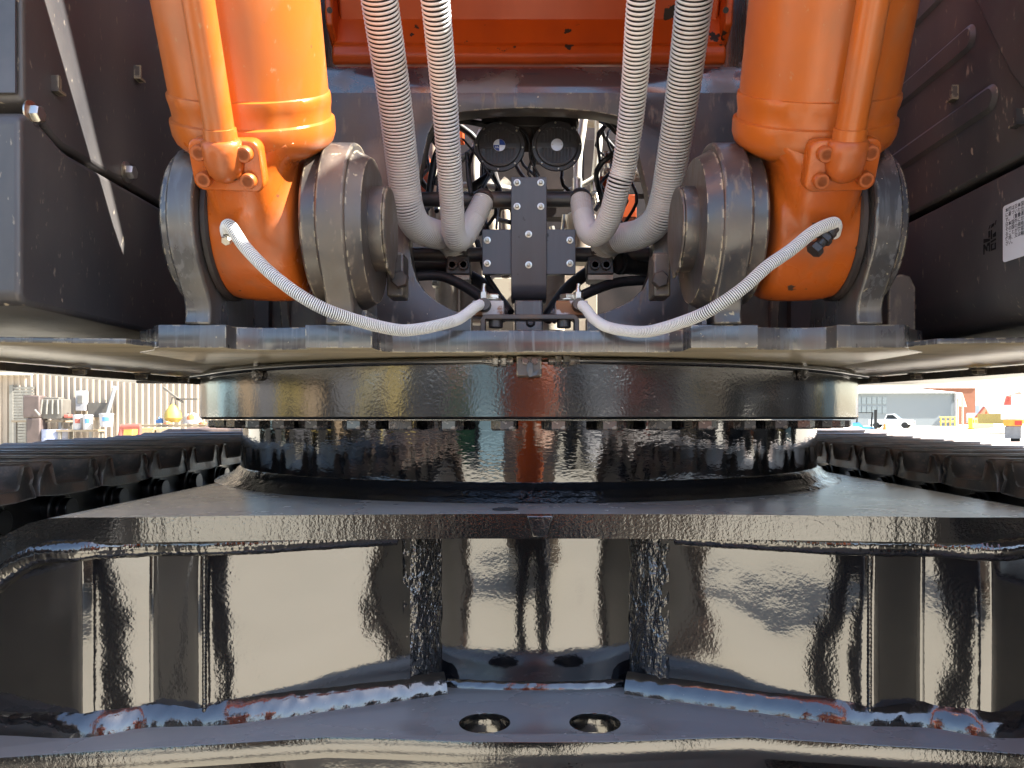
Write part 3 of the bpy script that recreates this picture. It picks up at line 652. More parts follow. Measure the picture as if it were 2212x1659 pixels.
# smooth cream sleeves over the bends
def sleeve(pts, r, i0):
    path = spline(pts, .006); k = int(len(path) * i0); m = MB()
    m.tube(path[k:], r, 28, rf=lambda t: r * (1 + .006 * math.sin(t * 160))); return m
for pts, r, i0 in ((h1, .0272, .885), (h2, .0208, .90), (h3, .0208, .90), (h4, .0272, .885)):
    sleeve(pts, r, i0).build('hose_sleeve', M['hose_cream'], EX, ang=70)

# pipes, elbows, split blocks
YP = 1.50
b = MB(); b.cyl(W(905, 431, YP), W(1062, 431, YP), .0145, 28); b.cyl(W(1062, 431, YP), W(1108, 431, YP), .0158, 28); p_up = b.build('steel_pipe', M['pipe'], EX)
b = MB(); b.cyl(W(1178, 431, YP), W(1240, 431, YP), .0150, 28); b.build('steel_pipe', M['pipe'], EX)
b = MB(); b.cyl(W(875, 550, YP), W(1410, 550, YP), .0140, 28); p_lo = b.build('steel_pipe', M['pipe'], EX)
for pe, pf in ((W(1046, 428, 1.497), W(1030, 460, 1.475)), (W(1254, 427, 1.497), W(1257, 455, 1.472))):
    b = MB(); b.cyl(pe + Vector((0, .012, .004)), pe.lerp(pf, .28), .0205, 28, ch=.002); b.lathe([(.0225, -.003), (.0225, .003)], Matrix.Translation(pe.lerp(pf, .12)) @ (pf - pe).to_track_quat('Z', 'Y').to_matrix().to_4x4(), 28)
    b.lathe([(.0001, -.018), (.010, -.0155), (.0165, -.008), (.018, 0), (.0165, .008), (.010, .0155), (.0001, .018)], Matrix.Translation(pe + Vector((0, .01, 0))), 24)
    b.build('pipe_elbow', M['pipe'], EX)
for ua, ub in ((963, 1016), (1268, 1326)):
    b = MB(); Yq = 1.478
    b.prism([(XU(ua + 3, Yq), ZV(553, Yq)), (XU(ub - 3, Yq), ZV(553, Yq)), (XU(ub, Yq), ZV(575, Yq)), (XU(ub, Yq), ZV(592, Yq)), (XU(ua, Yq), ZV(592, Yq)), (XU(ua, Yq), ZV(575, Yq))], lambda p, q, t: Vector((p, t, q)), Yq, Yq + .05)
    sbk = b.build('split_flange', M['pipe'], EX, bevel=.002)
    b = MB(); b.bx(XU(ua + 2, Yq), XU(ub - 2, Yq), Yq - .001, Yq + .05, ZV(604, Yq), ZV(594, Yq)); b.build('flange_base', M['cream'], sbk)
    b = MB(); uc = (ua + ub) / 2; b.cyl(W(uc, 560, 1.50), W(uc, 538, 1.50), .0215, 28); b.cyl(W(uc, 553, 1.50), W(uc, 547, 1.50), .024, 28); b.build('flange_neck', M['pipe'], sbk)
    for du in (-12, 12):
        b = MB(); b.socket(W(uc + du, 573, Yq), (0, -1, 0), .0098, .008); b.build('flange_bolt', M['pipe'], sbk)
b = MB(); b.cyl(W(1330, 568, 1.49), W(1400, 576, 1.54), .0195, 24); b.cyl(W(1338, 569, 1.49), W(1346, 570, 1.496), .0215, 24); b.build('hose_coupling', M['hose_core'], EX)
for pts, r in (([W(872, 604, 1.47), W(905, 596, 1.47), W(955, 597, 1.47), W(1004, 619, 1.46), W(1048, 650, 1.44), W(1085, 685, 1.43)], .0098),
               ([W(870, 576, 1.56), W(930, 572, 1.56), W(985, 584, 1.56), W(1040, 612, 1.53), W(1075, 645, 1.50), W(1100, 680, 1.48)], .0125),
               ([W(1410, 606, 1.50), W(1380, 606, 1.50), W(1330, 611, 1.49), W(1280, 628, 1.47), W(1235, 652, 1.45), W(1200, 686, 1.43)], .0098),
               ([W(1300, 570, 1.56), W(1268, 590, 1.55), W(1230, 620, 1.53), W(1202, 655, 1.50), W(1180, 690, 1.48)], .0125),
               ([W(1030, 520, 1.52), W(1050, 590, 1.51), W(1075, 632, 1.50), W(1110, 690, 1.49)], .0055)):
    m = MB(); m.tube(spline(pts, .01), r, 16); hh = m.build('black_hose', M['hose_core'], EX, ang=80)
for p0, p1 in ((W(1062, 652, 1.43), W(1092, 690, 1.42)), (W(1222, 655, 1.43), W(1192, 692, 1.42))):
    b = MB(); b.hexa(p0, p1 - p0, .013, .016); b.cyl(p0, p1, .0095, 16); b.hexa(p0.lerp(p1, .55), p1 - p0, .0125, .014); b.build('hose_end', M['bolt_dark'], EX)

# --- centre bracket with its bolts and cross plate
Y1, Y2 = 1.445, 1.43
b = MB()
prof = [(Y2, ZV(382, Y2)), (Y2, ZV(612, Y2)), (Y2 + .004, ZV(628, Y2)), (Y2 + .014, ZV(640, Y2)), (Y2 + .03, ZV(646, Y2)), (Y2 + .06, ZV(646, Y2)), (Y2 + .06, ZV(640, Y2)), (Y2 + .03, ZV(640, Y2)), (Y2 + .018, ZV(635, Y2)), (Y2 + .010, ZV(625, Y2)), (Y2 + .006, ZV(612, Y2)), (Y2 + .006, ZV(382, Y2))]
b.prism(prof, lambda p, q, t: Vector((t, p, q)), XU(1104, Y2), XU(1181, Y2)); brk = b.build('bracket_plate', M['bracket'], EX, bevel=.0012, ang=40)
b = MB(); b.bx(XU(1042, Y1), XU(1243, Y1), Y1 - .0065, Y1 + .005, ZV(594, Y1), ZV(497, Y1)); xpl = b.build('cross_plate', M['bracket'], EX, bevel=.0012)
fb = None
def rivet(u, v, Y, parent):
    global fb
    p = W(u, v, Y)
    if fb is None:
        c = MB(); c.lathe([(.0065, 0), (.0065, -.0012), (.0036, -.0016), (.0036, -.0045), (.0028, -.0056), (.0001, -.0058)], Matrix.Rotation(R(-90), 4, 'X'), 18)
        fb = c.build('stud_bolt', [M['zinc']], parent); put(fb, parent, Matrix.Translation(p))
    else: again(fb, parent, Matrix.Translation(p))
for cx_, cy_ in ((1150, 750), (1355, 750), (1150, 955), (1355, 955), (1250, 1195), (1250, 1460)):
    rivet((960 + cx_ * .2893) * .864, (240 + cy_ * .2893) * .864, Y2 - .0005, brk)
for cx_, cy_ in ((893, 1247), (893, 1447), (1607, 1247), (1607, 1447)):
    rivet((960 + cx_ * .2893) * .864, (240 + cy_ * .2893) * .864, Y1 - .0070, xpl)
b = MB(); b.bx(XU(1112, 1.42), XU(1173, 1.42), 1.42, 1.50, ZV(716, 1.42), ZV(648, 1.42)); sb_ = b.build('bracket_foot', M['frame'], EX, bevel=.003)
b = MB(); p = W(1146, 697, 1.42); b.cyl(p, p + Vector((0, -.006, 0)), .009, 16, r1=.005); b.build('foot_plug', M['pipe'], sb_)
b = MB(); b.lathe([(.0001, .012), (.11, .012), (.125, .006), (.125, 0)], Matrix.Translation((0.008, 1.37, 1.3755)), 60); b.build('swivel_cover', M['bolt_dark'], EX)

# --- horns
def horn(u, v, plain):
    Yh = 1.54; c = W(u, v, Yh); m4 = Matrix.Translation(c) @ Matrix.Rotation(R(90), 4, 'X')   # local z towards the camera
    m = MB(); r = .0505
    m.lathe([(.030, -.035), (.046, -.012), (r - .001, -.004), (r, 0), (r - .001, .003), (.043, .0035), (.0415, .0025)], m4, 64)
    h = m.build('horn', M['horn'], EX, label='horn with a plain silver disc' if plain else 'horn with a blue and white quartered disc')
    # pierced cap
    holes = []
    for i in range(-4, 5):
        x = i * .0068
        e = math.sqrt(max(0, .0355 ** 2 - x * x))
        for sgn in (-1, 1):
            lo, hi = .0055 if abs(i) > 1 or True else .014, e
            if abs(i) <= 1: lo = .0125
            z0_, z1_ = (lo, hi) if sgn > 0 else (-hi, -lo)
            if z1_ - z0_ < .006: continue
            holes.append(rrect(x - .0017, x + .0017, z0_ - (.0035 if sgn < 0 else 0) * 0, z1_, .0016, 3))
    cap = plate([circle(0, 0, .0412, 64)] + holes, 0, .003, lambda p, q, t: m4 @ Vector((p, q, .0045 + t)), bevel=.0004)
    cap.lathe([(.0412, -.002), (.0412, .0045)], m4, 64)
    cap.build('horn_grille', M['horn'], h, ang=30)
    bk = MB(); bk.lathe([(.0001, .0005), (.0408, .0005)], m4, 40); bk.build('horn_diaphragm', M['hose_core'], h)
    sc0 = None
    for k in range(8):
        a = R(90 + 45 * k + (4 if plain else -3)); p = m4 @ Vector((.0462 * math.cos(a), .0462 * math.sin(a), .0031))
        if sc0 is None:
            s_ = MB(); s_.lathe([(.0021, 0), (.0021, .0012), (.0014, .0019), (.0001, .002)], Matrix.Rotation(R(90), 4, 'X'), 12); sc0 = s_.build('horn_screw', M['zinc'], h); put(sc0, h, Matrix.Translation(p))
        else: again(sc0, h, Matrix.Translation(p))
    d = MB(); d.lathe([(.0122, .0078), (.0122, .0090), (.0118, .0094), (.0001, .0095)], m4, 40); d.build('horn_badge', M['badge'], h)
    if not plain:
        for a0 in (0, 180):
            q = MB(); q.add([m4 @ Vector((0, 0, .0099))] + [m4 @ Vector((.0116 * math.cos(R(a0 + 90 * i / 10)), .0116 * math.sin(R(a0 + 90 * i / 10)), .0099)) for i in range(11)], [tuple(range(12))]); q.build('badge_quarter', M['badge_blue'], h)
        text_mesh('24v', .0056, lambda p, q: m4 @ Vector((p - .0088, q - .0062, .0101)), .0001).build('badge_lettering', M['label_white'], h)
    else:
        for x in (-.0092, .0092):
            q = MB(); q.lathe([(.0016, .0094), (.0016, .0099), (.0001, .00995)], Matrix.Translation(m4 @ Vector((x, 0, 0))) @ Matrix.Rotation(R(90), 4, 'X'), 12); q.build('badge_rivet', M['zinc'], h)
horn(1079, 317, False); horn(1203, 316, True)
b = MB(); b.bx(XU(1040, 1.58), XU(1245, 1.58), 1.575, 1.60, ZV(275, 1.58), ZV(238, 1.58)); b.bx(XU(1120, 1.585), XU(1165, 1.585), 1.578, 1.583, ZV(330, 1.585), ZV(270, 1.585)); b.build('horn_bracket', M['inner'], EX, bevel=.002)

# --- what shows inside the opening
def tubeobj(name, pts, r, mat, n=16, step=.015): 
    m = MB(); m.tube(spline(pts, step), r, n); return m.build(name, mat, EX, ang=80)
# pale hoses with ferrules on the right
for pts in ([W(1262, 240, 2.05), W(1258, 280, 2.05), W(1250, 330, 2.05), W(1247, 385, 2.05)], [W(1293, 240, 2.07), W(1293, 300, 2.07), W(1289, 350, 2.07), W(1285, 390, 2.07)]):
    h = tubeobj('pressure_hose', pts, .0108, M['hose_cream'])
    p = pts[-1]; b = MB(); b.cyl(p, p + Vector((0, 0, -.032)), .0135, 20, ch=.001); b.hexa(p + Vector((0, 0, -.028)), (0, 0, -1), .0105, .016); b.cyl(p + Vector((0, 0, -.03)), p + Vector((.006, -.01, -.065)), .007, 14); b.build('hose_ferrule', M['zinc'], h)
b = MB(); b.cyl(W(1246, 266, 2.09), W(1318, 266, 2.09), .012, 20, ch=.002); b.build('hose_clamp', M['cream'], EX)
# pale hose behind the left horn
tubeobj('return_hose', [W(1045, 285, 2.05), W(1030, 320, 2.05), W(1024, 370, 2.05), W(1026, 405, 2.06), W(1040, 418, 2.08)], .0145, M['hose_cream'])
tubeobj('return_hose', [W(1072, 390, 2.12), W(1035, 430, 2.12), W(1015, 462, 2.12)], .0145, M['hose_cream'])
tubeobj('return_hose', [W(1097, 390, 2.14), W(1060, 432, 2.14), W(1040, 470, 2.14)], .0145, M['hose_cream'])
tubeobj('return_hose', [W(1000, 402, 2.06), W(1050, 403, 2.06), W(1110, 412, 2.06)], .011, M['hose_cream'])
tubeobj('return_hose', [W(1220, 416, 2.06), W(1260, 398, 2.06), W(1290, 380, 2.06)], .007, M['hose_cream'])
for pts, r in (([W(915, 320, 1.5), W(940, 268, 1.5), W(1000, 262, 1.52), W(1060, 272, 1.56)], .006), ([W(1008, 330, 1.5), W(1012, 390, 1.49), W(1018, 420, 1.48), W(1010, 360, 1.5)], .004),
               ([W(1135, 285, 1.57), W(1150, 330, 1.565), W(1140, 372, 1.57), W(1148, 386, 1.57)], .0025), ([W(1150, 280, 1.57), W(1157, 320, 1.565), W(1153, 365, 1.57), W(1160, 388, 1.57)], .0035),
               ([W(1000, 300, 1.52), W(1040, 350, 1.5), W(1075, 405, 1.5)], .002), ([W(940, 400, 1.5), W(955, 350, 1.5), W(968, 280, 1.52), W(985, 262, 1.53)], .004), ([W(1128, 280, 1.57), W(1143, 300, 1.56), W(1146, 345, 1.56), W(1165, 380, 1.56)], .0025),
               ([W(925, 430, 1.52), W(945, 330, 1.52), W(990, 275, 1.55)], .0075)):
    tubeobj('cable', pts, r, M['hose_core'], 10, .01)
cr = random.Random(21)
for k in range(26):
    u_, v_ = cr.choice(((930, 400), (1000, 340), (1040, 440), (1230, 430), (1320, 380), (1350, 480), (1150, 440), (1080, 430))); Yc = cr.uniform(1.62, 2.0)
    pts = [W(u_ + cr.uniform(-25, 25), v_ - 150 + cr.uniform(0, 40), Yc)]
    for q in range(4): pts.append(W(u_ + cr.uniform(-38, 38), v_ - 80 + q * 50 + cr.uniform(-20, 20), Yc + cr.uniform(-.05, .05)))
    tubeobj('cable', pts, cr.choice((.003, .004, .006, .009)), M['hose_core'], 8, .02)
for k in range(14):
    u_, v_ = cr.uniform(930, 1380), cr.uniform(300, 640); Yc = cr.uniform(2.0, 2.2)
    b = MB(); p = W(u_, v_, Yc); w_, h_ = cr.uniform(.012, .03), cr.uniform(.012, .035); b.box(p, (w_, .04, h_)); b.hexa(p + Vector((0, -.02, 0)), (0, -1, 0), min(w_, h_) * .45, .012); b.cyl(p + Vector((0, 0, h_ / 2)), p + Vector((cr.uniform(-.02, .02), 0, h_ / 2 + .05)), .008, 10)
    b.build('valve_fitting', M[cr.choice(('cream', 'pipe', 'inner', 'zinc'))], EX)
# slew motors / housings, pale in the sun
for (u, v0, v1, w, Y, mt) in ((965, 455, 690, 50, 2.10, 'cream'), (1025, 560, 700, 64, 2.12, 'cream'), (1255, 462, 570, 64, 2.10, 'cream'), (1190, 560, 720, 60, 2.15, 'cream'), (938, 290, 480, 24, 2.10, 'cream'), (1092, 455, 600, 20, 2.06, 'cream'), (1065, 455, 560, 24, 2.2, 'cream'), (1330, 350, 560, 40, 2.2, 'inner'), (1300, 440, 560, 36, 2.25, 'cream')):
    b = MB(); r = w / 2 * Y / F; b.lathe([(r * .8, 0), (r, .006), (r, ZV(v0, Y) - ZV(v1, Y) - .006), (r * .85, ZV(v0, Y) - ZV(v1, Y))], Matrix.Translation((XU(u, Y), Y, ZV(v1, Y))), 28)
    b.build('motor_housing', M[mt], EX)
b = MB(); b.lathe([(.13, 0), (.13, .012), (.10, .016), (.10, .03), (.0001, .032)], Matrix.Translation((XU(955, 2.10), 2.10, 1.40)), 40)
mf = b.build('motor_flange', M['cream'], EX)
for k in range(8):
    b = MB(); a = k * math.pi / 4; b.hexa((XU(955, 2.10) + .115 * math.cos(a), 2.10 + .115 * math.sin(a), 1.412), (0, 0, 1), .012, .018); b.build('flange_bolt', M['cream'], mf)
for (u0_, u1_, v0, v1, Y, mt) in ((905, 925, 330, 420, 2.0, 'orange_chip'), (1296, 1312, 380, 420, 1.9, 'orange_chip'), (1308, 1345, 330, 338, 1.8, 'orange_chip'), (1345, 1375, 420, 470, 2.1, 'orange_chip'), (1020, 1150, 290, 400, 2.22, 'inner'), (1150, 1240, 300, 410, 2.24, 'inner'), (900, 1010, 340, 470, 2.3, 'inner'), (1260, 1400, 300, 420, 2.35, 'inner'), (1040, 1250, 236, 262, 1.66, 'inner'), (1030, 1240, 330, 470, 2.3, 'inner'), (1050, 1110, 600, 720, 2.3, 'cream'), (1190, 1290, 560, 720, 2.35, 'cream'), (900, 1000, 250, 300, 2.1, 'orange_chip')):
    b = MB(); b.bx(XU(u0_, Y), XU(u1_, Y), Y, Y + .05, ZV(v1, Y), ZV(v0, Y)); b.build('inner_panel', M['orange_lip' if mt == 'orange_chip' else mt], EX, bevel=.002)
b = MB(); b.bx(-1.4, 1.4, 2.75, 2.80, 1.3748, 2.75); b.build('engine_bulkhead', M['inner'], EX)

# --- side bodies: tank box on the left, cab base on the right
def wallplate(x, poly, th, sg, bev=.004):  # poly in (y, z), face at x looking towards -sg
    m = MB(); m.prism(poly, lambda p, q, t: Vector((t, p, q)), x, x + sg * th); return m
ZS = 1.588
XL = -.60
b = MB(); b.prism([(.905, 1.624), (.925, 1.621), (.962, ZS + .014), (.982, ZS + .0085), (3.0, ZS + .0085), (3.0, 2.15), (.9, 2.15)], lambda p, q, t: Vector((t, p, q)), XL, -1.5)
tank = b.build('tank_body', M['panel'], EX, bevel=.006, seg=3)
b = MB(); b.bx(-1.5, XL - .004, .897, .9, 1.63, 2.15); b.build('tank_front', M['panel_front'], tank)
b = MB(); b.prism([(.893, 1.598), (.905, 1.610), (.930, 1.607), (.972, ZS + .004), (.99, ZS + .001), (3.0, ZS + .001), (3.0, 1.383), (.905, 1.383), (.893, 1.392)], lambda p, q, t: Vector((t, p, q)), XL + .004, -1.5)
b.build('toolbox', M['panel'], EX, bevel=.007, seg=4)
for (u, v, r) in ((66, 246, .0105), (272, 372, .0105)):
    Y = (-XL + CX) * F / (U0 - u); b = MB(); b.hexa((XL + .0005, Y, ZV(v, Y)), (1, 0, 0), r, .013, flange=.0155); b.build('flange_bolt', M['zinc'], tank)
def clip(x, sg, u, v, parent):
    Y = abs(x - CX) * F / abs(u - U0); c = Vector((x, Y, ZV(v, Y))); m = MB()
    m.bx(min(x, x - sg * .0015), max(x, x - sg * .0015), Y - .007, Y + .007, c.z - .009, c.z - .006)
    for (ya, yb, za, zb, xa, xb) in ((-.008, -.004, -.008, .010, 0, .010), (.005, .008, -.008, .013, 0, .004), (-.008, .008, -.010, -.007, 0, .010)):
        m.bx(min(x - sg * xa, x - sg * xb), max(x - sg * xa, x - sg * xb), Y + ya, Y + yb, c.z + za, c.z + zb)
    return m.build('cable_clip', M['frame_worn'], parent)
clip(XL, -1, 118, 185, tank); clip(XL, -1, 295, 160, tank)

XR = .62
b = MB(); b.prism([(.35, ZS - .006), (3.0, ZS - .006), (3.0, 1.92), (1.75, 1.92), (1.75, 2.5), (.35, 2.5)], lambda p, q, t: Vector((t, p, q)), XR, 1.55)  # unseen top and rear step shaped to set where sunlight falls
cab = b.build('cab_base', M['panel'], EX, bevel=.004)
# raised ribs pressed into the panel
for z0_, z1_, ye in ((1.662, 1.700, 1.020), (1.768, 1.806, 1.070), (1.877, 1.915, 1.10)):
    r = (z1_ - z0_) / 2; zc = (z0_ + z1_) / 2
    outline = [(ye + r + r * math.cos(R(90 + 180 * i / 12)), zc + r * math.sin(R(90 + 180 * i / 12))) for i in range(13)] + [(1.55, z0_), (1.55, z1_)]
    inn = [(ye + r + (r - .006) * math.cos(R(90 + 180 * i / 12)), zc + (r - .006) * math.sin(R(90 + 180 * i / 12))) for i in range(13)] + [(1.546, z0_ + .006), (1.546, z1_ - .006)]
    n = len(outline); m = MB()
    m.add([Vector((XR - .0005, y, z)) for y, z in outline] + [Vector((XR - .0055, y, z)) for y, z in inn], [(i, (i + 1) % n, n + (i + 1) % n, n + i) for i in range(n)] + [tuple(range(n, 2 * n))])
    m.build('pressed_rib', M['panel'], cab, ang=20)
m = MB(); m.prism([(.40, 1.60), (.93, 1.625), (.985, 1.69), (1.075, 1.85), (1.13, 2.1), (.4, 2.1)], lambda p, q, t: Vector((t, p, q)), XR - .0005, XR - .006); m.build('cab_skirt', M['panel'], cab, bevel=.003, seg=3)
clip(XR, 1, 2064, 203, cab); clip(XR - .006, 1, 2204, 256, cab)
b = MB(); b.prism([(.40, ZS - .020), (3.0, ZS - .020), (3.0, 1.395)] + [(.62 + .0 * i, 1.395) for i in range(1)] + [(.40, 1.395)], lambda p, q, t: Vector((t, p, q)), XR, 1.5)
b = MB()
pr = [(XR + .004, ZS - .016), (XR, ZS - .022), (XR, 1.425)] + [(XR + .05 - .05 * math.cos(R(a)), 1.425 - .05 * math.sin(R(a))) for a in (15, 30, 45, 60, 75, 90)] + [(1.5, 1.375), (1.5, ZS - .016)]
b.prism(pr, lambda p, q, t: Vector((p, t, q)), .45, 3.0)
step_box = b.build('lower_cover', M['panel'], EX, bevel=.003, ang=40)
# warning label and stuck-on emblem on the cover
def onR(y0, z0): return lambda p, q, off=.0: Vector((XR - .0014 - off, y0 - p, z0 + q))
ly, lz = 1.009, 1.454
lb = plate([rrect(0, .12, 0, .0735, .004)], 0, .0008, lambda p, q, t: Vector((XR - .0004 - t, ly - p, lz + q)), 0)
lab = lb.build('warning_label', M['label_white'], step_box, label='white warning label printed in Japanese')
f_ = onR(ly - .0055, lz + .0645)
lines = '本機は日本国内の法規\nに基づいた仕様で\nす。（重量運搬\n日本国外において\nその国の規格や法\nることが確認され\n使用、又は輸出し\nさい。'
text_mesh(lines, .0062, lambda p, q: f_(p, q), .0001, spacing=1.0).build('label_lettering', M['ink'], lab)
em = MB(); ey_, ez_ = 1.0525, 1.4735
for poly in ([(0, 0), (.003, 0), (.003, .010), (.007, .004), (.009, .004), (.009, .012), (.012, .012), (.012, .002), (.0145, .002), (.0145, .017), (.009, .017), (.0065, .011), (.003, .017), (0, .017)],
             [(.016, .002), (.027, .002), (.027, .013), (.024, .013), (.024, .005), (.019, .005), (.019, .011), (.022, .011), (.022, .013), (.016, .013)],
             [(.016, .015), (.027, .017), (.027, .020), (.016, .018)], [(.0005, .019), (.0145, .019), (.0145, .023), (.0005, .026)], [(.011, .025), (.0145, .025), (.0145, .036), (.011, .036)], [(.016, .021), (.019, .021), (.019, .036), (.016, .036)],
             [(.0205, .023), (.027, .023), (.027, .031), (.0205, .028)], [(.011, .039), (.013, .039), (.016, .045), (.014, .045)], [(.016, .039), (.0225, .041), (.024, .046), (.018, .045)], [(.0245, .042), (.026, .042), (.028, .049), (.0265, .049)]):
    em.add([Vector((XR - .0010, ey_ - p * 1.05, ez_ + q * .82)) for p, q in poly], [tuple(range(len(poly)))])
em.build('emblem', M['emblem'], step_box)
# upper cab with pillars, roof and panes, standing on the base (shades the right cylinder)
for (y0_, y1_, x0_, x1_) in ((.95, 1.03, .64, .72), (1.66, 1.74, .64, .72), (.95, 1.03, 1.45, 1.53), (1.66, 1.74, 1.45, 1.53)):
    b = MB(); b.bx(x0_, x1_, y0_, y1_, 2.5, 3.15); b.build('cab_pillar', M['orange'], cab, bevel=.01)
b = MB(); b.bx(.62, 1.55, .95, 1.76, 3.15, 3.22); b.build('cab_roof', M['orange'], cab, bevel=.02)
gl_m = NT('cab_glass'); gl_m.b.inputs['Transmission Weight'].default_value = 1; gl_m.b.inputs['Roughness'].default_value = 0; gl_m.b.inputs['IOR'].default_value = 1.45; M['pane'] = gl_m.m
for (x0_, x1_, y0_, y1_) in ((.66, .666, 1.03, 1.66), (1.49, 1.496, 1.03, 1.66)):
    b = MB(); b.bx(x0_, x1_, y0_, y1_, 2.5, 3.15); b.build('cab_pane', M['pane'], cab)

# --- track frame: top plate, cylindrical body, webs, bottom plate
ZP, ZPB = 1.118, 1.084
def fold(x, z):   # the plate bends down towards its ends
    a = max(0, -x - .632, x - .715)
    return z - (4.2 * a * a if a < .10 else .042 + .84 * (a - .10))
US = .008         # the undercarriage sits a little to the right
def front_y(x): return 1.058 - .038 * min(1, abs(x) / .55) ** 2 - max(0, abs(x) - .75) * .4
m = MB(); xs = [-1.15 + 2.30 * i / 92 for i in range(93)]; rows = []
for x in xs:
    yf = front_y(x); rows.append((x, yf))
vs = []; fs = []
for x, yf in rows:
    yb_ = 3.0 - yf if abs(x) < 0 else 2.75
    vs += [Vector((x + US, yf, fold(x, ZP))), Vector((x + US, yf, fold(x, ZPB))), Vector((x + US, yf + .05, fold(x, ZP))), Vector((x + US, 1.9, fold(x, ZP))), Vector((x + US, yb_, fold(x, ZP))), Vector((x + US, 1.9, fold(x, ZPB)))]
for i in range(len(rows) - 1):
    a, c = i * 6, (i + 1) * 6
    fs += [(a, c, c + 1, a + 1), (a, a + 2, c + 2, c), (a + 2, a + 3, c + 3, c + 2), (a + 3, a + 4, c + 4, c + 3), (a + 1, c + 1, c + 5, a + 5)]
m.add(vs, fs); m.mi = [(1 if k % 5 == 0 else 0) for k in range(len(fs))]
top = m.build('track_frame_top', [M['black_plate'], M['black_edge']], EX, ang=40)
# small hole with a rim in the top plate, weld plug on the edge
b = MB(); c0 = W(1091, 1099, 1.108); c0.z = ZP
b.lathe([(.0185, .0002), (.0185, .0012), (.0165, .0012)], Matrix.Translation(c0), 32); b.lathe([(.0001, .0006), (.0165, .0006)], Matrix.Translation(c0), 32); b.build('drain_hole', M['hose_core'], top)
b = MB(); Yw = 1.0560
b.prism([(XU(1137, Yw), ZV(1113, Yw)), (XU(1196, Yw), ZV(1113, Yw)), (XU(1184, Yw), ZV(1160, Yw)), (XU(1150, Yw), ZV(1160, Yw))], lambda p, q, t: Vector((p, t, q)), Yw - .004, Yw + .02)
b.build('plate_joint_weld', M['weld'], top, bevel=.002)
# body
b = MB(); b.lathe([(.70, .80), (.70, 1.09)], Matrix.Translation((US, CY, 0)), 60, a0=R(-90 - 16), a1=R(-90 + 16)); body = b.build('centre_web', M['black_web'], EX)
ZBT = .8257
for sg in (-1, 1):
    P = [(.192, 1.174), (.30, 1.130), (.43, 1.079), (.455, 1.070), (.47, 1.066), (.535, 1.071), (.55, 1.063), (.600, 1.038), (.615, 1.034), (.70, 1.041), (.80, 1.050), (1.15, 1.03)]
    pts = []
    for (xa, ya), (xb, yb) in zip(P, P[1:]):
        for k in range(8): t = k / 8; pts.append((xa + (xb - xa) * t, ya + (yb - ya) * t))
    pts.append(P[-1])
    # soften the corners
    for _ in range(2): pts = [pts[0]] + [((a[0] + 2 * c[0] + d[0]) / 4, (a[1] + 2 * c[1] + d[1]) / 4) for a, c, d in zip(pts, pts[1:], pts[2:])] + [pts[-1]]
    m = MB(); n = len(pts); H = 14
    vs = []
    for x, y in pts:
        for h in range(H + 1):
            z = .80 + (1.09 - .80) * h / H
            vs.append(Vector((sg * x + US, y + .004 * mnoise.noise(Vector((sg * x * 6 + 3 * sg, z * 6, 1.7))), min(z, fold(x, 1.09)))))
    m.add(vs, [(i * (H + 1) + h, (i + 1) * (H + 1) + h, (i + 1) * (H + 1) + h + 1, i * (H + 1) + h + 1) for i in range(n - 1) for h in range(H)])
    web = m.build('leg_web', M['black_web'], EX, ang=60)
    # wide vertical weld between body and leg web
    vs = []; K = 40
    for h in range(K + 1):
        z = .815 + (1.088 - .815) * h / K
        for q in range(9):
            t = q / 8; x = .149 + .053 * t; yb2 = 1.2195 - .050 * t - .008 * math.sin(math.pi * t)
            d = .0055 * mnoise.noise(Vector((x * 150, z * 40, sg * 9))) + .0024 * mnoise.noise(Vector((x * 400, z * 160, 4 + sg)))
            vs.append(Vector((sg * x + US, yb2 + d, z)))
    m = MB(); m.add(vs, [(h * 9 + q, h * 9 + q + 1, (h + 1) * 9 + q + 1, (h + 1) * 9 + q) for h in range(K) for q in range(8)])
    m.build('web_weld', M['weld_rough'], body, ang=80)
    # seams in the leg web
    for x_, y_ in ((.462, 1.0665), (.735, 1.0445)):
        bead([Vector((sg * x_ + US, y_ + .001, z)) for z in (.83, .9, .98, 1.07)], .0032 if x_ < .5 else .0018, .1, .006, 8).build('seam_weld', M['weld_black'], web, ang=80)
    # weld under the lip
    path = [Vector((sg * x + US, y, fold(sg * x, 1.0745))) for x, y in ((.20, 1.165), (.30, 1.124), (.43, 1.072), (.54, 1.062), (.61, 1.028), (.70, 1.034), (.85, 1.045), (1.1, 1.03))]
    bead(path, .0165, .012, .009, 14, sg).build('lip_weld', M['weld_black'], web, ang=80)
    # fat fillet along the bottom
    path = [Vector((sg * x + US, y, ZBT)) for x, y in ((.142, 1.196), (.20, 1.171), (.30, 1.130), (.43, 1.079), (.54, 1.068), (.61, 1.035), (.72, 1.043), (.9, 1.05), (1.1, 1.03))]
    fillet(path, .029, .018, .0035, sg).build('fillet_weld', M['weld'], web, ang=80)
path = [Vector((.70 * math.sin(R(a)) + US, CY - .700 * math.cos(R(a)), ZBT)) for a in (-11.5, -8, -4, 0, 4, 8, 11.5)]
fillet(path, .013, .009, .0015, 5).build('fillet_weld', M['weld'], body, ang=80)
fe = [(0, 1.006), (.10, 1.008), (.20, 1.018), (.28, 1.023), (.36, 1.010), (.45, .996), (.55, .982), (.64, .966), (.75, .945), (.95, .90), (1.15, .84)]
outl = [(x + US, y) for x, y in fe] + [(1.15, 1.6), (-1.15, 1.6)] + [(-x + US, y) for x, y in reversed(fe[1:])]
bp = plate([outl, circle(.0768 + .012, 1.071, .0355, 40), circle(-.0768 + .012, 1.071, .0355, 40)], ZBT - .0285, ZBT, lambda p, q, t: Vector((p, q, t)), bevel=.001)
bp.mi = []
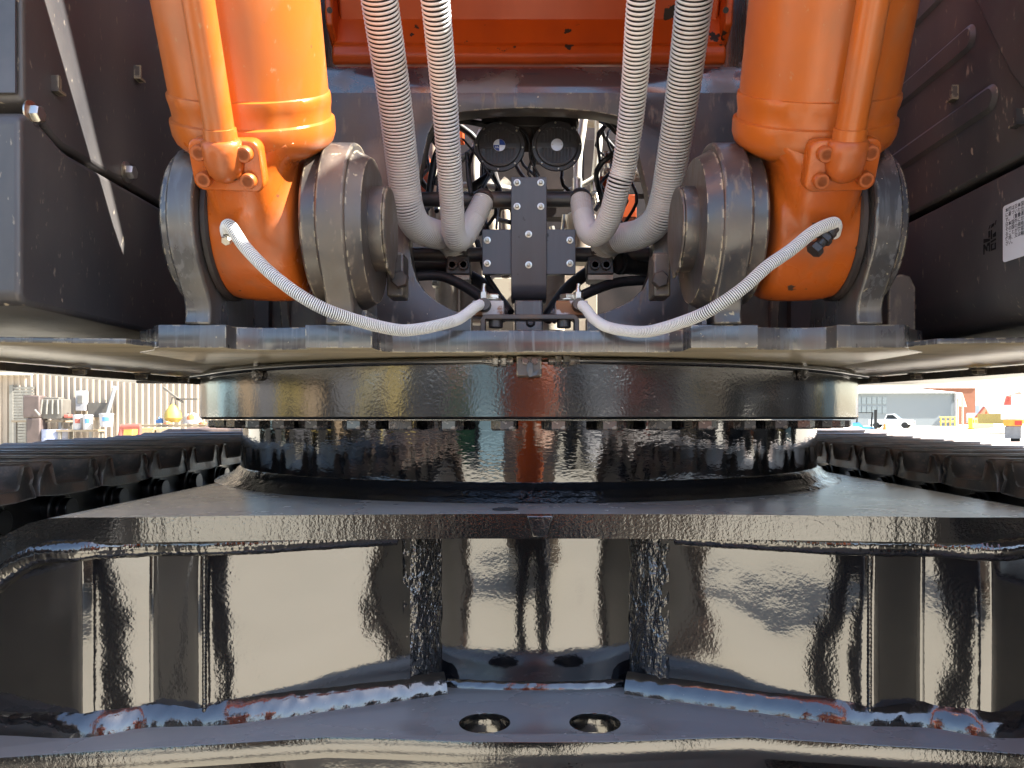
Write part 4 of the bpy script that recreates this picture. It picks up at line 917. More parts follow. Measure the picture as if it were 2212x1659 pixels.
for f in bp.f:
    zs = [bp.v[i].z for i in f]; bp.mi.append(0 if min(zs) > ZBT - .0004 else 1)
bot = bp.build('track_frame_bottom', [M['black_plate'], M['black_edge']], EX, ang=30)
b = MB(); b.lathe([(.62, .45), (.62, .7905)], Matrix.Translation((US, CY, 0)), 60); b.bx(-1.0, 1.0, 1.25, 1.27, .45, .7905); b.build('belly_frame', M['black_web'], EX)

# --- tracks
def shoe_mesh():
    prof = [(-.099, -.060), (-.099, -.034), (-.092, -.018), (-.083, -.002), (-.078, 0), (-.064, 0), (-.059, -.003), (-.048, -.040), (-.043, -.044), (.043, -.044), (.048, -.040), (.059, -.003), (.064, 0), (.078, 0), (.083, -.002), (.090, -.020), (.085, -.036), (.094, -.050), (.096, -.060), (.04, -.064), (-.04, -.064)]
    m = MB(); n = len(prof); xs_ = [(.004, .010, .93), (.0, .004, .97), (.006, .0, 1), (.030, 0, 1), (.62, 0, 1), (.65, .012, .95)]
    vs = []
    for x, dz, k in xs_:
        for y, z in prof: vs.append(Vector((x, y * (k if abs(y) > .06 else 2 - k), z - dz if z > -.03 else z)))
    fs = [(i * n + k, i * n + (k + 1) % n, (i + 1) * n + (k + 1) % n, (i + 1) * n + k) for i in range(len(xs_) - 1) for k in range(n)]
    fs += [tuple(reversed(range(n))), tuple((len(xs_) - 1) * n + k for k in range(n))]
    m.add(vs, fs)
    return m
def link_mesh():
    m = MB(); m.bx(.10, .135, -.085, .115, -.150, -.060); m.bx(.25, .285, -.085, .115, -.150, -.060)
    m.cyl((.082, -.10, -.105), (.135, -.10, -.105), .040, 24, ch=.003); m.cyl((.06, -.10, -.105), (.30, -.10, -.105), .022, 20); m.cyl((.074, -.10, -.105), (.082, -.10, -.105), .026, 20, ch=.002)
    return m
shoe0 = link0 = None
for sg in (-1, 1):
    b = MB()
    fr_ = [Vector((sg * 1.02, -.15, .585)), ]
    b.bx(min(sg * .905, sg * 1.36), max(sg * .905, sg * 1.36), -.15, 4.1, .14, .98)
    b.cyl((sg * .90, -.12, .585), (sg * 1.36, -.12, .585), .50, 48)
    trk = b.build('track', M['link'], EX, bevel=.01, label='left crawler track' if sg < 0 else 'right crawler track')
    pose = []
    y = 3.635 if sg < 0 else 3.71
    while y > -.05: pose.append((y, 1.170 + max(0, y - 1.7) * .022 + max(0, 1.2 - y) * .024 - .004 * math.sin(y * 3), 0)); y -= .2
    for k in range(9):
        a = .10 + k * .345
        pose.append((-.12 - .585 * math.sin(a), .600 + .600 * math.cos(a), a))
    for k, (y, z, a) in enumerate(pose):
        mw = Matrix.Translation((sg * .853 + (.006 if sg > 0 else 0), y, z)) @ Matrix.Rotation(a, 4, 'X') @ Matrix.Rotation(rnd.uniform(-.008, .008), 4, 'Y')
        if sg < 0: mw = mw @ Matrix.Scale(-1, 4, (1, 0, 0))
        if shoe0 is None:
            shoe0 = shoe_mesh().build('track_shoe', M['shoe'], trk, bevel=.002, ang=40); put(shoe0, trk, mw)
            link0 = link_mesh().build('track_link', M['link'], trk, bevel=.003); put(link0, trk, mw)
        else: again(shoe0, trk, mw); again(link0, trk, mw)

# ------------------------------------------------------------------ the yard
BEIGE = flat('cladding_beige', (0.37, 0.305, 0.235), .6, .12, 1.2)
def at(u, v, Y): return W(u, v, Y)
# workshop wall, left
Yw = 25.0
shed = thing('workshop_shed', 'long beige shed clad in ribbed sheet behind the left track', 'shed', (XU(250, Yw), Yw, 0))
m = MB(); x = -24.0; k = 0; pts = []
while x < -4:
    pts += [(x, Yw), (x + .10, Yw), (x + .125, Yw - .05), (x + .175, Yw - .05), (x + .20, Yw)]; x += .2
n = len(pts)
m.add([Vector((a, c, 0)) for a, c in pts] + [Vector((a, c, 2.65 if a < -16 else 5.2)) for a, c in pts], [(i, i + 1, n + i + 1, n + i) for i in range(n - 1)])
m.build('cladding', BEIGE, shed, ang=20)
m = MB(); m.bx(-24, -4, Yw + .02, Yw + 12, 5.2, 5.3); m.bx(-24, -16, Yw - .5, Yw + .1, 2.75, 5.2); m.build('roof', flat('shed_roof', (.55, .5, .42)), shed)
m = MB(); a, c = at(33, 835, Yw).x, at(77, 835, Yw).x
for z in range(24): m.bx(a, c, Yw - .10, Yw - .08 + .012 * (z % 2), z * .095, z * .095 + .08)
m.bx(a - .12, a, Yw - .12, Yw - .05, 0, 2.32)
m.build('roller_door', flat('roller_door_grey', (.20, .19, .165)), shed)
# bench and its load
def bucket_thing(u, v, w, h, Y, mat, label, cat, name, patch=None, band=None):
    p = at(u, v, Y); r = w / 2 * Y / F; H = h * Y / F
    t = thing(name, label, cat, p, group='white buckets on the bench')
    b = MB(); b.lathe([(r * .88, 0), (r, H * .93), (r * 1.06, H * .94), (r * 1.06, H), (r * .95, H)], Matrix.Translation(p), 24); b.build('body', mat, t)
    b = MB(); b.lathe([(r * 1.02, H), (r * 1.0, H + .02), (.0001, H + .025)], Matrix.Translation(p), 24); b.build('lid', mat, t)
    if patch:
        b = MB(); b.lathe([(r * 1.0, H * .45), (r * 1.03, H * .75)], Matrix.Translation(p), 8, a0=R(-95), a1=R(-40)); b.build('label_patch', patch, t)
    return t
WHT = flat('bucket_white', (.36, .355, .36), .5, .1); BLU = flat('patch_blue', (.06, .17, .40), .5, .1); WOOD = flat('bench_wood', (.24, .19, .13)); STEEL = flat('bench_steel', (.18, .17, .15)); REDP = flat('muted_red', (.30, .08, .06)); YEL = flat('muted_yellow', (.40, .28, .06)); ORG = flat('muted_orange', (.45, .15, .05)); DRK = flat('dull_dark', (.11, .10, .085))  # tones pulled towards beige in place of a lens-flare veil
def bench(u0_, u1_, v, Y, label):
    p0, p1 = at(u0_, v, Y), at(u1_, v, Y); t = thing('workbench', label, 'workbench', ((p0.x + p1.x) / 2, Y, 0), 0, 'workbenches along the shed wall')
    b = MB(); b.bx(p0.x, p1.x, Y - .35, Y + .35, p0.z - .06, p0.z); b.build('bench_top', WOOD, t)
    for xx in (p0.x + .1, p1.x - .1):
        for yy in (-.3, .3):
            b = MB(); b.bx(xx - .04, xx + .04, Y + yy - .04, Y + yy + .04, 0, p0.z - .06); b.build('leg', STEEL, t)
    return t
bench(135, 215, 928, 24, 'wooden workbench under the three white buckets'); bench(40, 150, 908, 24.3, 'longer workbench carrying the dark engine, beside the roller door')
bucket_thing(169, 928, 21, 31, 23.8, WHT, 'white paint bucket with red drips, leftmost of the row', 'bucket', 'bucket', REDP)
bucket_thing(190, 928, 20, 31, 23.7, WHT, 'white bucket with blue patch, middle of the row on the bench', 'bucket', 'bucket', BLU)
bucket_thing(230, 922, 28, 28, 23.6, WHT, 'widest white bucket with blue patch, right end of the bench', 'bucket', 'bucket', BLU)
t = thing('drum', 'blue steel drum under the bench by the roller door', 'drum', at(118, 935, 24)); p = at(118, 960, 24)
b = MB(); r = .36; b.lathe([(r, 0), (r, .28), (r + .015, .3), (r, .32), (r, .58), (r + .015, .6), (r, .62), (r, .9), (.001, .88)], Matrix.Translation((p.x, 24, 0)), 24); b.build('shell', flat('drum_blue', (.30, .33, .45)), t)
t = thing('engine', 'dark engine block standing on the longer workbench', 'engine', at(118, 905, 24)); p = at(118, 905, 24)
b = MB(); b.bx(p.x - .35, p.x + .35, 23.8, 24.3, p.z, p.z + .62); b.bx(p.x - .45, p.x + .2, 23.9, 24.2, p.z + .5, p.z + .68); b.build('block', DRK, t, bevel=.03)
for i in range(4):
    b = MB(); b.cyl((p.x - .3 + i * .18, 23.78, p.z + .15), (p.x - .25 + i * .16, 23.78, p.z + .6), .03, 10); b.build('intake_pipe', STEEL, t)
t = thing('machine_press', 'reddish brown machine standing in front of the roller door', 'machine', at(80, 940, 23.9)); p = at(80, 905, 23.9)
b = MB(); b.bx(p.x - .22, p.x + .22, 23.7, 24.1, 0, 1.25); b.bx(p.x - .32, p.x + .20, 23.7, 24.1, 1.25, 1.95); b.build('column', flat('press_brown', (.085, .062, .055)), t, bevel=.04)
b = MB(); b.cyl((p.x + .1, 23.65, 1.5), (p.x + .28, 23.6, 1.32), .03, 10); b.build('handle', STEEL, t)
t = thing('wall_board', 'dark panel fixed on the ribbed wall above the white buckets', 'panel', at(215, 890, 24.8)); a, c = at(190, 895, 24.8), at(242, 870, 24.8)
b = MB(); b.bx(a.x, c.x, 24.78, 24.86, a.z - .1, c.z); b.build('board', DRK, t)
t = thing('prop_bar', 'grey steel bar leaning against the ribbed wall', 'bar', at(232, 900, 24.3)); 
b = MB(); b.cyl(at(230, 902, 24.2), at(248, 838, 24.8), .06, 10); b.build('shaft', flat('bar_grey', (.14, .145, .15)), t)
b = MB(); b.cyl(at(247, 841, 24.78), at(249, 836, 24.82), .075, 10); b.build('cap', flat('bar_cap', (.35, .36, .38)), t)
t = thing('yellow_winch', 'yellow winch hanging gear standing among rags on the far bench', 'winch', at(374, 912, 22)); p = at(374, 912, 22)
b = MB(); b.lathe([(.16, 0), (.24, .12), (.22, .28), (.12, .44), (.05, .52)], Matrix.Translation(p), 20); b.build('drum', YEL, t)
b = MB(); b.box(p + Vector((.0, 0, .78)), (.70, .1, .05), Matrix.Rotation(R(38), 3, 'Y')); b.box(p + Vector((.4, 0, .66)), (.62, .1, .05)); b.build('frame', DRK, t)
for dx in (-.06, .0, .06):
    b = MB(); b.cyl(p + Vector((dx * 1.6, 0, .42)), p + Vector((dx * .4, 0, .72)), .012, 8); b.build('chain', DRK, t)
bench(270, 460, 917, 22.2, 'pale bench on the right of the shed wall, heaped with bright odds and ends')
def rag(u, v, w, h, Y, mat, label, name, cat):
    p = at(u, v, Y); s_ = w / 2 * Y / F; t = thing(name, label, cat, p); b = MB(); N = 14; K = 7; vs = []
    for i in range(K + 1):
        for k in range(N):
            a = 2 * math.pi * k / N; e = math.pi / 2 * i / K
            q = Vector((math.cos(a) * math.cos(e), math.sin(a) * math.cos(e), math.sin(e))); q *= 1 + .3 * mnoise.noise(q * 2.2 + Vector((u, v, 0)))
            vs.append(p + Vector((q.x * s_, q.y * s_ * .6, max(0, q.z) * h * Y / F)))
    b.add(vs, [(i * N + k, i * N + (k + 1) % N, (i + 1) * N + (k + 1) % N, (i + 1) * N + k) for i in range(K) for k in range(N)]); b.build('heap', mat, t, ang=60)
    b = MB(); b.cyl(p + Vector((-s_ * .4, -.05, h * Y / F * .6)), p + Vector((s_ * .3, -.1, h * Y / F * .9)), s_ * .1, 10); b.build('fold', WHT, t)
rag(415, 915, 42, 22, 22, WHT, 'heap of white rags at the right end of the pale bench', 'rag_heap', 'rags'); rag(412, 907, 16, 14, 21.7, ORG, 'small orange cloth on top of the white rags', 'orange_cloth', 'cloth')
rag(345, 914, 16, 12, 22, BLU, 'small blue and white cloth left of the yellow winch', 'blue_cloth', 'cloth'); rag(362, 916, 18, 6, 21.6, ORG, 'flat orange cloth at the foot of the yellow winch', 'flat_cloth', 'cloth'); rag(438, 916, 18, 6, 21.8, ORG, 'orange scrap lying at the bench end past the white rags', 'orange_scrap', 'cloth')
t = thing('trolley_jack', 'muted red trolley frame in front of the pale bench', 'trolley', at(283, 945, 20)); 
b = MB(); b.cyl(at(258, 955, 20), at(263, 922, 20), .06, 12); b.cyl(at(263, 922, 20), at(303, 921, 20), .07, 12); b.cyl(at(303, 921, 20), at(300, 955, 20), .05, 12); b.build('frame', REDP, t)
for uu in (262, 300):
    b = MB(); p = at(uu, 960, 20); b.cyl((p.x, 19.95, .25), (p.x, 20.05, .25), .25, 20); b.build('wheel', M['rubber'], t)
for u_, w_, lab, mt in ((283, 22, 'yellow crate behind the red trolley', YEL), (325, 30, 'ochre cabinet under the pale bench', flat('ochre', (.34, .26, .13))), (362, 36, 'tan cabinet beside the ochre one', flat('tan', (.36, .28, .18)))):
    p = at(u_, 950, 21.4); t = thing('cabinet' if 'cabinet' in lab else 'crate', lab, 'cabinet' if 'cabinet' in lab else 'crate', (p.x, 21.4, 0)); s_ = w_ / 2 * 21.4 / F
    b = MB(); b.bx(p.x - s_, p.x + s_, 21.2, 21.7, 0, .98); b.build('carcass', mt, t, bevel=.01)
    b = MB(); b.bx(p.x - s_ * .85, p.x + s_ * .85, 21.17, 21.2, .1, .9); b.build('door', mt, t); b = MB(); b.bx(p.x + s_ * .5, p.x + s_ * .6, 21.14, 21.17, .5, .65); b.build('handle', STEEL, t)
for u_, v_, w_, h_, mt, lab in ((147, 903, 12, 8, REDP, 'small red toolbox left of the white buckets'), (68, 903, 16, 12, BLU, 'pale blue bag on the bench by the roller door')):
    p = at(u_, v_, 23.9); s_ = w_ / 2 * 23.9 / F; t = thing('toolbox_red' if 'red' in lab else 'bag', lab, 'toolbox' if 'red' in lab else 'bag', p)
    b = MB(); b.bx(p.x - s_, p.x + s_, 23.8, 24.05, p.z, p.z + h_ * 23.9 / F); b.build('shell', mt, t, bevel=.03); b = MB(); b.cyl((p.x - s_ * .4, 23.9, p.z + h_ * 23.9 / F + .04), (p.x + s_ * .4, 23.9, p.z + h_ * 23.9 / F + .04), .02, 8); b.build('handle', DRK, t)
p = at(180, 868, 24.9); t = thing('meter_box', 'white meter box on the ribbed wall above the buckets', 'meter box', p); b = MB(); b.bx(p.x - .16, p.x + .16, 24.72, 24.92, p.z - .3, p.z + .35); b.build('case', WHT, t, bevel=.02); b = MB(); b.bx(p.x - .08, p.x + .08, 24.70, 24.72, p.z - .05, p.z + .2); b.build('window', STEEL, t)

# warehouse, right
GREY = flat('warehouse_grey', (.17, .195, .21), .6, .06, .05); WROOF = flat('white_roof', (.75, .74, .70), .5, .05); BRICK = flat('brick_red', (.22, .085, .045), .8, .2, .6); GLS = flat('window_grey', (.20, .24, .26), .2, .2)
Yq = 120.0
wh = thing('warehouse', 'low grey warehouse with white roof, row windows and side awning', 'warehouse', (at(1960, 920, Yq).x, Yq, 0))
x0, x1, x2 = at(1800, 0, Yq).x, at(2066, 0, Yq).x, at(2122, 0, Yq).x
zt = at(0, 849, Yq).z
b = MB(); b.prism([(x0, Yq), (x1, Yq), (x2, Yq + 14), (x0, Yq + 30)], lambda p, q, t: Vector((p, q, t)), 0, zt); b.build('wall', GREY, wh)
b = MB(); b.add([(x0, Yq - .8, zt), (x1 + .5, Yq - .8, zt), (x2 + 4.5, Yq + 12, zt - 2.0), (x2 + 5, Yq + 20, zt - 1.5), (at(2000, 0, Yq).x, Yq + 30, zt + 3.2), (x0, Yq + 30, zt + 3.2)], [(0, 1, 4, 5), (1, 2, 3, 4)]); b.build('roof', WROOF, wh)
b = MB(); b.bx(x0 - 4, at(1985, 0, Yq).x, Yq + 28, Yq + 40, zt - 1, zt + 3.0); b.build('rear_bay', WROOF, wh)
b = MB(); b.cyl((x1 - .3, Yq - .3, 0), (x1 - .3, Yq - .3, zt), .18, 10); b.build('downpipe', WHT, wh)
pn = None
for r_ in range(2):
    for c_ in range(6):
        u_ = 1850 + c_ * 11.2; a = at(u_, 865 + r_ * 20, Yq); w_ = 8.8 * Yq / F; h_ = 16 * Yq / F
        if pn is None:
            b = MB(); b.bx(0, w_, -.06, .02, 0, h_); pn = b.build('window_pane', GLS, wh); put(pn, wh, Matrix.Translation((a.x, Yq - .02, a.z - h_ / 2)))
        else: again(pn, wh, Matrix.Translation((a.x, Yq - .02, a.z - h_ / 2)))
for k in range(6):
    xx = x1 + (x2 - x1) * (k / 5); yy = Yq + 14 * k / 5
    b = MB(); b.cyl((xx + .5, yy - .8, 0), (xx + .5, yy - .8, zt - .6 - k * .25), .16, 8); b.build('awning_post', flat('post_tan', (.55, .48, .36)) if k == 0 else bpy.data.materials['post_tan'], wh)
b = MB(); b.bx(x2 - 4, x2 + 1, Yq + 11, Yq + 11.4, 0, zt - 2); b.build('side_cladding', flat('side_tan', (.62, .56, .44)), wh)
bb = thing('brick_building', 'flat topped red brick building rising behind the warehouse roof', 'building', (at(2060, 880, 150).x, 150, 0))
b = MB(); b.bx(at(2005, 0, 150).x, at(2107, 0, 150).x, 150, 165, 0, at(0, 839, 150).z); b.build('brick_wall', BRICK, bb)
b = MB(); b.bx(at(2004, 0, 150).x, at(2108, 0, 150).x, 149.8, 165.2, at(0, 839, 150).z, at(0, 838, 150).z + .1); b.build('coping', flat('coping', (.4, .3, .25)), bb)
# ute
def vehicle(name, label, cat, x, y, rz, col, kind):
    t = thing(name, label, cat, (x, y, 0), rz); Mx = OFF[t.name]
    paint = flat(name + '_paint', col, .35, .05)
    if kind == 'ute':
        b = MB(); b.prism([(-2.5, .45), (-2.5, 1.05), (-.6, 1.08), (-.45, 1.15), (.95, 1.12), (2.3, .98), (2.5, .75), (2.5, .45)], lambda p, q, s_: Vector((p, s_, q)), -.88, .88); b.xf(Mx); b.build('body', paint, t, bevel=.05)
        b = MB(); b.prism([(-.75, 1.05), (-.45, 1.72), (.35, 1.74), (1.05, 1.1)], lambda p, q, s_: Vector((p, s_, q)), -.78, .78); b.xf(Mx); b.build('cabin', paint, t, bevel=.04)
        for sy in (-1, 1):
            b = MB(); b.prism([(-.55, 1.12), (-.35, 1.62), (.28, 1.64), (.85, 1.14)], lambda p, q, s_: Vector((p, s_, q)), sy * .785, sy * .80); b.xf(Mx); b.build('side_window', M['glass'], t)
        b = MB(); b.add([(.42, -.7, 1.70), (.42, .7, 1.70), (1.04, .72, 1.15), (1.04, -.72, 1.15)], [(0, 1, 2, 3)]); b.xf(Matrix.Translation((.012, 0, .012))); b.xf(Mx); b.build('windscreen', M['glass'], t)
        b = MB(); b.bx(2.48, 2.53, -.5, .5, .6, .85); b.xf(Mx); b.build('grille', M['rubber'], t)
        for sy in (-1, 1):
            b = MB(); b.bx(2.42, 2.52, sy * .7 - .15, sy * .7 + .15, .75, .92); b.xf(Mx); b.build('headlight', WHT, t)
            for xx in (-1.6, 1.6):
                b = MB(); b.cyl((xx, sy * .70, .38), (xx, sy * .90, .38), .38, 24, ch=.03); b.xf(Mx); b.build('wheel', M['rubber'], t)
    return t
p = at(1926, 921, 95); vehicle('ute', 'white twin cab ute parked against the grey warehouse', 'ute', p.x, 95, R(-35), (.78, .78, .76), 'ute')
# forklift (blue)
p = at(1872, 938, 59); t = thing('forklift', 'blue forklift with a dark mast, between the ring and the white ute', 'forklift', (p.x, 59, 0)); Mx = Matrix.Translation((p.x, 59, 0)) @ Matrix.Rotation(R(-20), 4, 'Z') @ Matrix.Scale(.8, 4)
FB = flat('forklift_blue', (.10, .42, .72), .4, .1)
b = MB(); b.prism([(-1.2, .3), (-1.25, 1.1), (-.7, 1.15), (-.3, .75), (.6, .7), (.7, .3)], lambda a, q, s_: Vector((a, s_, q)), -.5, .5); b.xf(Mx); b.build('chassis', FB, t, bevel=.05)
b = MB(); 
for sx in (-.9, .4):
    for sy in (-.42, .42): b.cyl((sx, sy, .7), (sx + .1, sy, 2.05), .04, 8)
b.bx(-.9, .55, -.48, .48, 2.05, 2.12); b.xf(Mx); b.build('overhead_guard', M['rubber'], t)
b = MB()
for sy in (-.36, -.12, .12, .36): b.bx(.68, .88, sy - .085, sy + .085, .1, 2.35)
for zz in (.5, 1.2, 2.2): b.bx(.7, .86, -.42, .42, zz, zz + .12)
b.xf(Mx); b.build('mast', M['rubber'], t)
for sy in (-.25, .25):
    b = MB(); b.bx(.86, 1.9, sy - .06, sy + .06, .06, .11); b.xf(Mx); b.build('fork', M['rubber'], t)
for sx in (-.85, .45):
    for sy in (-.5, .5):
        b = MB(); b.cyl((sx, sy - .1, .3), (sx, sy + .1, .3), .3, 20); b.xf(Mx); w = b.build('wheel', M['rubber'], t); b = MB(); b.cyl((sx, sy - .11, .3), (sx, sy + .11, .3), .16, 16); b.xf(Mx); b.build('hub', WHT, w)
# cone, barrier, handrail
p = at(1911, 936, 52); t = thing('traffic_cone', 'orange traffic cone standing between forklift and ute', 'traffic cone', (p.x, 52, 0))
b = MB(); b.lathe([(.22, .03), (.05, .85), (.0001, .86)], Matrix.Translation((p.x, 52, 0)), 20); b.build('cone', flat('cone_orange', (.85, .20, .03)), t); b = MB(); b.bx(p.x - .28, p.x + .28, 51.72, 52.28, 0, .04); b.build('base', flat('cone_base', (.8, .18, .03)), t); b = MB(); b.lathe([(.150, .35), (.106, .53)], Matrix.Translation((p.x, 52, 0)), 20); b.build('band', WHT, t)
OB = flat('barrier_orange', (.95, .52, .04), .5, .08)
a, c = at(2096, 928, 84), at(2142, 922, 100); t = thing('plastic_barrier', 'bright orange plastic barrier with slots, right of the awning', 'barrier', ((a.x + c.x) / 2, 92, 0)); d = Vector((c.x - a.x, 16, 0)); L = d.length; d.normalize(); rot = math.atan2(d.y, d.x); Mx = Matrix.Translation((a.x, 84, 0)) @ Matrix.Rotation(rot, 4, 'Z')
bars = plate([[(0, 0), (L, 0), (L, 1.25), (0, 1.25)]] + [[(L * (k + .2) / 10, .72), (L * (k + .75) / 10, .72), (L * (k + .75) / 10, 1.05), (L * (k + .2) / 10, 1.05)] for k in range(10)], -.2, .2, lambda p, q, s_: Mx @ Vector((p, s_, q)), 0)
bars.build('panel', OB, t); b = MB(); b.bx(0, L, -.35, .35, 0, .12); b.xf(Mx); b.build('foot', OB, t)
t = thing('handrail', 'thin orange handrail in front of the warehouse corner', 'handrail', at(2055, 925, 108)); b = MB()
for zz in (.75, 1.35): b.cyl((at(2030, 0, 108).x, 108, zz), (at(2090, 0, 108).x, 111, zz), .07, 8)
b.build('rail', OB, t)
for k in range(4):
    b = MB(); x = at(2032 + k * 18, 0, 108).x; b.cyl((x, 108 + k * .9, 0), (x, 108 + k * .9, 1.35), .07, 8); b.build('post', OB, t)
# truck tail at the right edge
p = at(2190, 960, 36); t = thing('tray_truck', 'white tray truck seen from behind at the right edge', 'truck', (at(2230, 0, 36).x, 36, 0)); x0 = at(2162, 0, 36).x
TRK = Matrix.Translation((x0, 36, 0)) @ Matrix.Rotation(R(-33), 4, 'Z') @ Matrix.Translation((-x0, -36, 0))
b = MB(); b.bx(x0, x0 + 2.4, 36, 41, 1.18, 1.85); b.xf(TRK); b.build('tray', flat('truck_white', (.76, .76, .78), .4, .05), t, bevel=.03)
b = MB(); b.bx(x0 + .35, x0 + 2.1, 41, 42.6, 1.2, 2.45); b.xf(TRK); b.build('cabin', bpy.data.materials['truck_white'], t, bevel=.08); 
b = MB(); b.bx(x0 + .1, x0 + .85, 35.93, 36.0, .88, 1.15); b.xf(TRK); tl = b.build('tail_light', flat('lamp_amber', (.85, .30, .04)), t); b = MB(); b.bx(x0 + .55, x0 + .82, 35.90, 35.93, .92, 1.12); b.xf(TRK); b.build('red_lens', flat('lamp_red', (.75, .05, .03)), tl)
b = MB(); b.bx(x0 + .15, x0 + .8, 35.97, 36.02, .3, .85); b.xf(TRK); b.build('mud_flap', flat('flap_grey', (.2, .2, .21)), t)
for sx in (.55, 1.95):
    b = MB(); b.cyl((x0 + sx - .2, 39.0, .40), (x0 + sx + .2, 39.0, .40), .40, 24); b.xf(TRK); b.build('wheel', M['rubber'], t)
# red crane and further machines
t = thing('crane_truck', 'red knuckle crane folded above a yellow truck, far right', 'crane truck', (at(2190, 0, 60).x, 60, 0))
b = MB(); b.tube([at(2178, 880, 60), at(2182, 862, 60), at(2200, 856, 60), at(2225, 872, 60)], .35, 10); b.build('crane_arm', flat('crane_red', (.55, .10, .06)), t)
b = MB(); a = at(2176, 896, 60); b.bx(a.x, a.x + 4, 60, 64, .8, a.z + .1); b.build('truck_body', YEL, t, bevel=.05)
for sx in (.6, 3.2):
    b = MB(); b.cyl((a.x + sx, 60, .5), (a.x + sx, 60.4, .5), .5, 20); b.build('wheel', M['rubber'], t)
t = thing('loader_crane', 'small red lifter parked behind the orange barrier', 'lifter', (at(2125, 0, 112).x, 112, 0))
b = MB(); b.tube([at(2112, 905, 112), at(2126, 885, 112), at(2135, 900, 112)], .5, 8); b.build('lift_arm', flat('lifter_red', (.6, .16, .08)), t); b = MB(); a = at(2112, 920, 112); b.bx(a.x, a.x + 2.6, 112, 115, .5, 2.0); b.build('body', flat('lifter_white', (.7, .68, .66)), t, bevel=.1)
t = thing('far_shed', 'distant blue grey shed right of the awning', 'shed', (at(2140, 0, 210).x, 210, 0)); a = at(2115, 875, 210)
b = MB(); b.bx(a.x, a.x + 6, 210, 216, 0, a.z); b.build('wall', flat('far_blue', (.40, .46, .55)), t); b = MB(); b.prism([(a.x - .3, a.z), (a.x + 6.3, a.z), (a.x + 3, a.z + 1.2)], lambda p, q, s_: Vector((p, s_, q)), 209.5, 216.5); b.build('roof', WROOF, t)

# machines parked across the yard in front, mirrored in the gloss paint
def loader(x, y, rz, col, label, name, cat, s=1.0):
    t = thing(name, label, cat, (x, y, 0), rz, 'machines parked in a row in front'); Mx = OFF[t.name] @ Matrix.Scale(s, 4); pt = flat(name + '_paint_' + str(int(abs(x * 10))), col, .4, .15)
    b = MB(); b.prism([(-2.6, .7), (-2.6, 1.9), (-.6, 2.0), (.4, 1.6), (2.2, 1.3), (2.3, .7)], lambda p, q, s_: Vector((p, s_, q)), -1.0, 1.0); b.xf(Mx); b.build('body', pt, t, bevel=.06)
    b = MB(); b.prism([(-.7, 1.95), (-.6, 3.2), (.5, 3.2), (.7, 1.75)], lambda p, q, s_: Vector((p, s_, q)), -.75, .75); b.xf(Mx); b.build('cab', pt, t, bevel=.05)
    for sy in (-1, 1):
        b = MB(); b.prism([(-.5, 2.1), (-.45, 3.05), (.4, 3.05), (.52, 2.0)], lambda p, q, s_: Vector((p, s_, q)), sy * .755, sy * .77); b.xf(Mx); b.build('cab_window', M['glass'], t)
        for sx in (-1.6, 1.5):
            b = MB(); b.cyl((sx, sy * .75, .7), (sx, sy * 1.2, .7), .7, 24, ch=.05); b.xf(Mx); b.build('wheel', M['rubber'], t)
        b = MB(); b.tube([Vector((.8, sy * .5, 1.6)), Vector((2.2, sy * .5, 1.7)), Vector((3.2, sy * .5, .9))], .14, 8); b.xf(Mx); b.build('lift_arm', pt, t)
    b = MB(); b.prism([(3.1, .2), (3.1, 1.2), (3.3, 1.25), (3.5, .5), (4.2, .2)], lambda p, q, s_: Vector((p, s_, q)), -1.25, 1.25); b.xf(Mx); b.build('bucket', pt, t)
    return t
ROW = (((.40, .31, .11), 'yellow'), ((.40, .09, .05), 'red'), ((.42, .17, .06), 'orange'), ((.50, .50, .46), 'white'), ((.10, .10, .11), 'black'), ((.20, .30, .34), 'blue grey'), ((.30, .22, .14), 'brown'))
NUM = 'second third fourth fifth sixth seventh eighth ninth tenth eleventh twelfth'.split()
ORD = ['leftmost'] + [w + ' from the left' for w in NUM] + [w + ' from the right' for w in reversed(NUM)] + ['rightmost']
for k in range(24):
    a = R(-118 + 236 * (k + .5) / 24); d = 24 + 3 * math.sin(k * 2.3); ci = (5, 6, 4, 0, 6, 4, 5, 0, 4, 2, 5, 4, 6, 4, 6, 1, 4, 0, 6, 4, 2, 4, 0, 5)[k]
    loader(d * math.sin(a), -d * math.cos(a) + 1, R(90 + 40 * math.sin(k * 1.7)) - a, ROW[ci][0], ROW[ci][1] + ' wheel loader across the yard, ' + ORD[k] + ' in the row', 'wheel_loader', 'loader', 1.45 + .25 * math.sin(k * 3.1))
t = thing('reflected_hall', 'long unseen hall added in front for the slew ring to mirror', 'hall', (0, -44, 0))  # unseen building added to grey what the gloss ring reflects
b = MB(); b.bx(-60, 60, -54, -44, 0, 5.5); b.build('wall', flat('hall_brown', (.11, .11, .11)), t)
for k in range(9):
    b = MB(); x = -48 + k * 12; b.bx(x - 2.2, x + 2.2, -44.0, -43.9, 0, 4.2); b.build('gate', flat('gate_grey', (.20, .20, .20)) if k == 0 else bpy.data.materials['gate_grey'], t)
b = MB(); b.prism([(-43.5, 5.5), (-49, 7.2), (-54.5, 5.5)], lambda p, q, s_: Vector((s_, p, q)), -61, 61); b.build('roof', flat('hall_roof', (.35, .34, .33)), t)
t = thing('shipping_container', 'green ribbed shipping container across the yard in front', 'container', (-10, -21, 0)); m = MB(); pts = []; x = -16.0
while x < -4: pts += [(x, -21), (x + .12, -21), (x + .16, -20.95), (x + .28, -20.95), (x + .32, -21)]; x += .32
n = len(pts); m.add([Vector((a, c, .1)) for a, c in pts] + [Vector((a, c, 2.6)) for a, c in pts], [(i, i + 1, n + i + 1, n + i) for i in range(n - 1)]); m.build('side', flat('container_green', (.08, .26, .13)), t, ang=20)
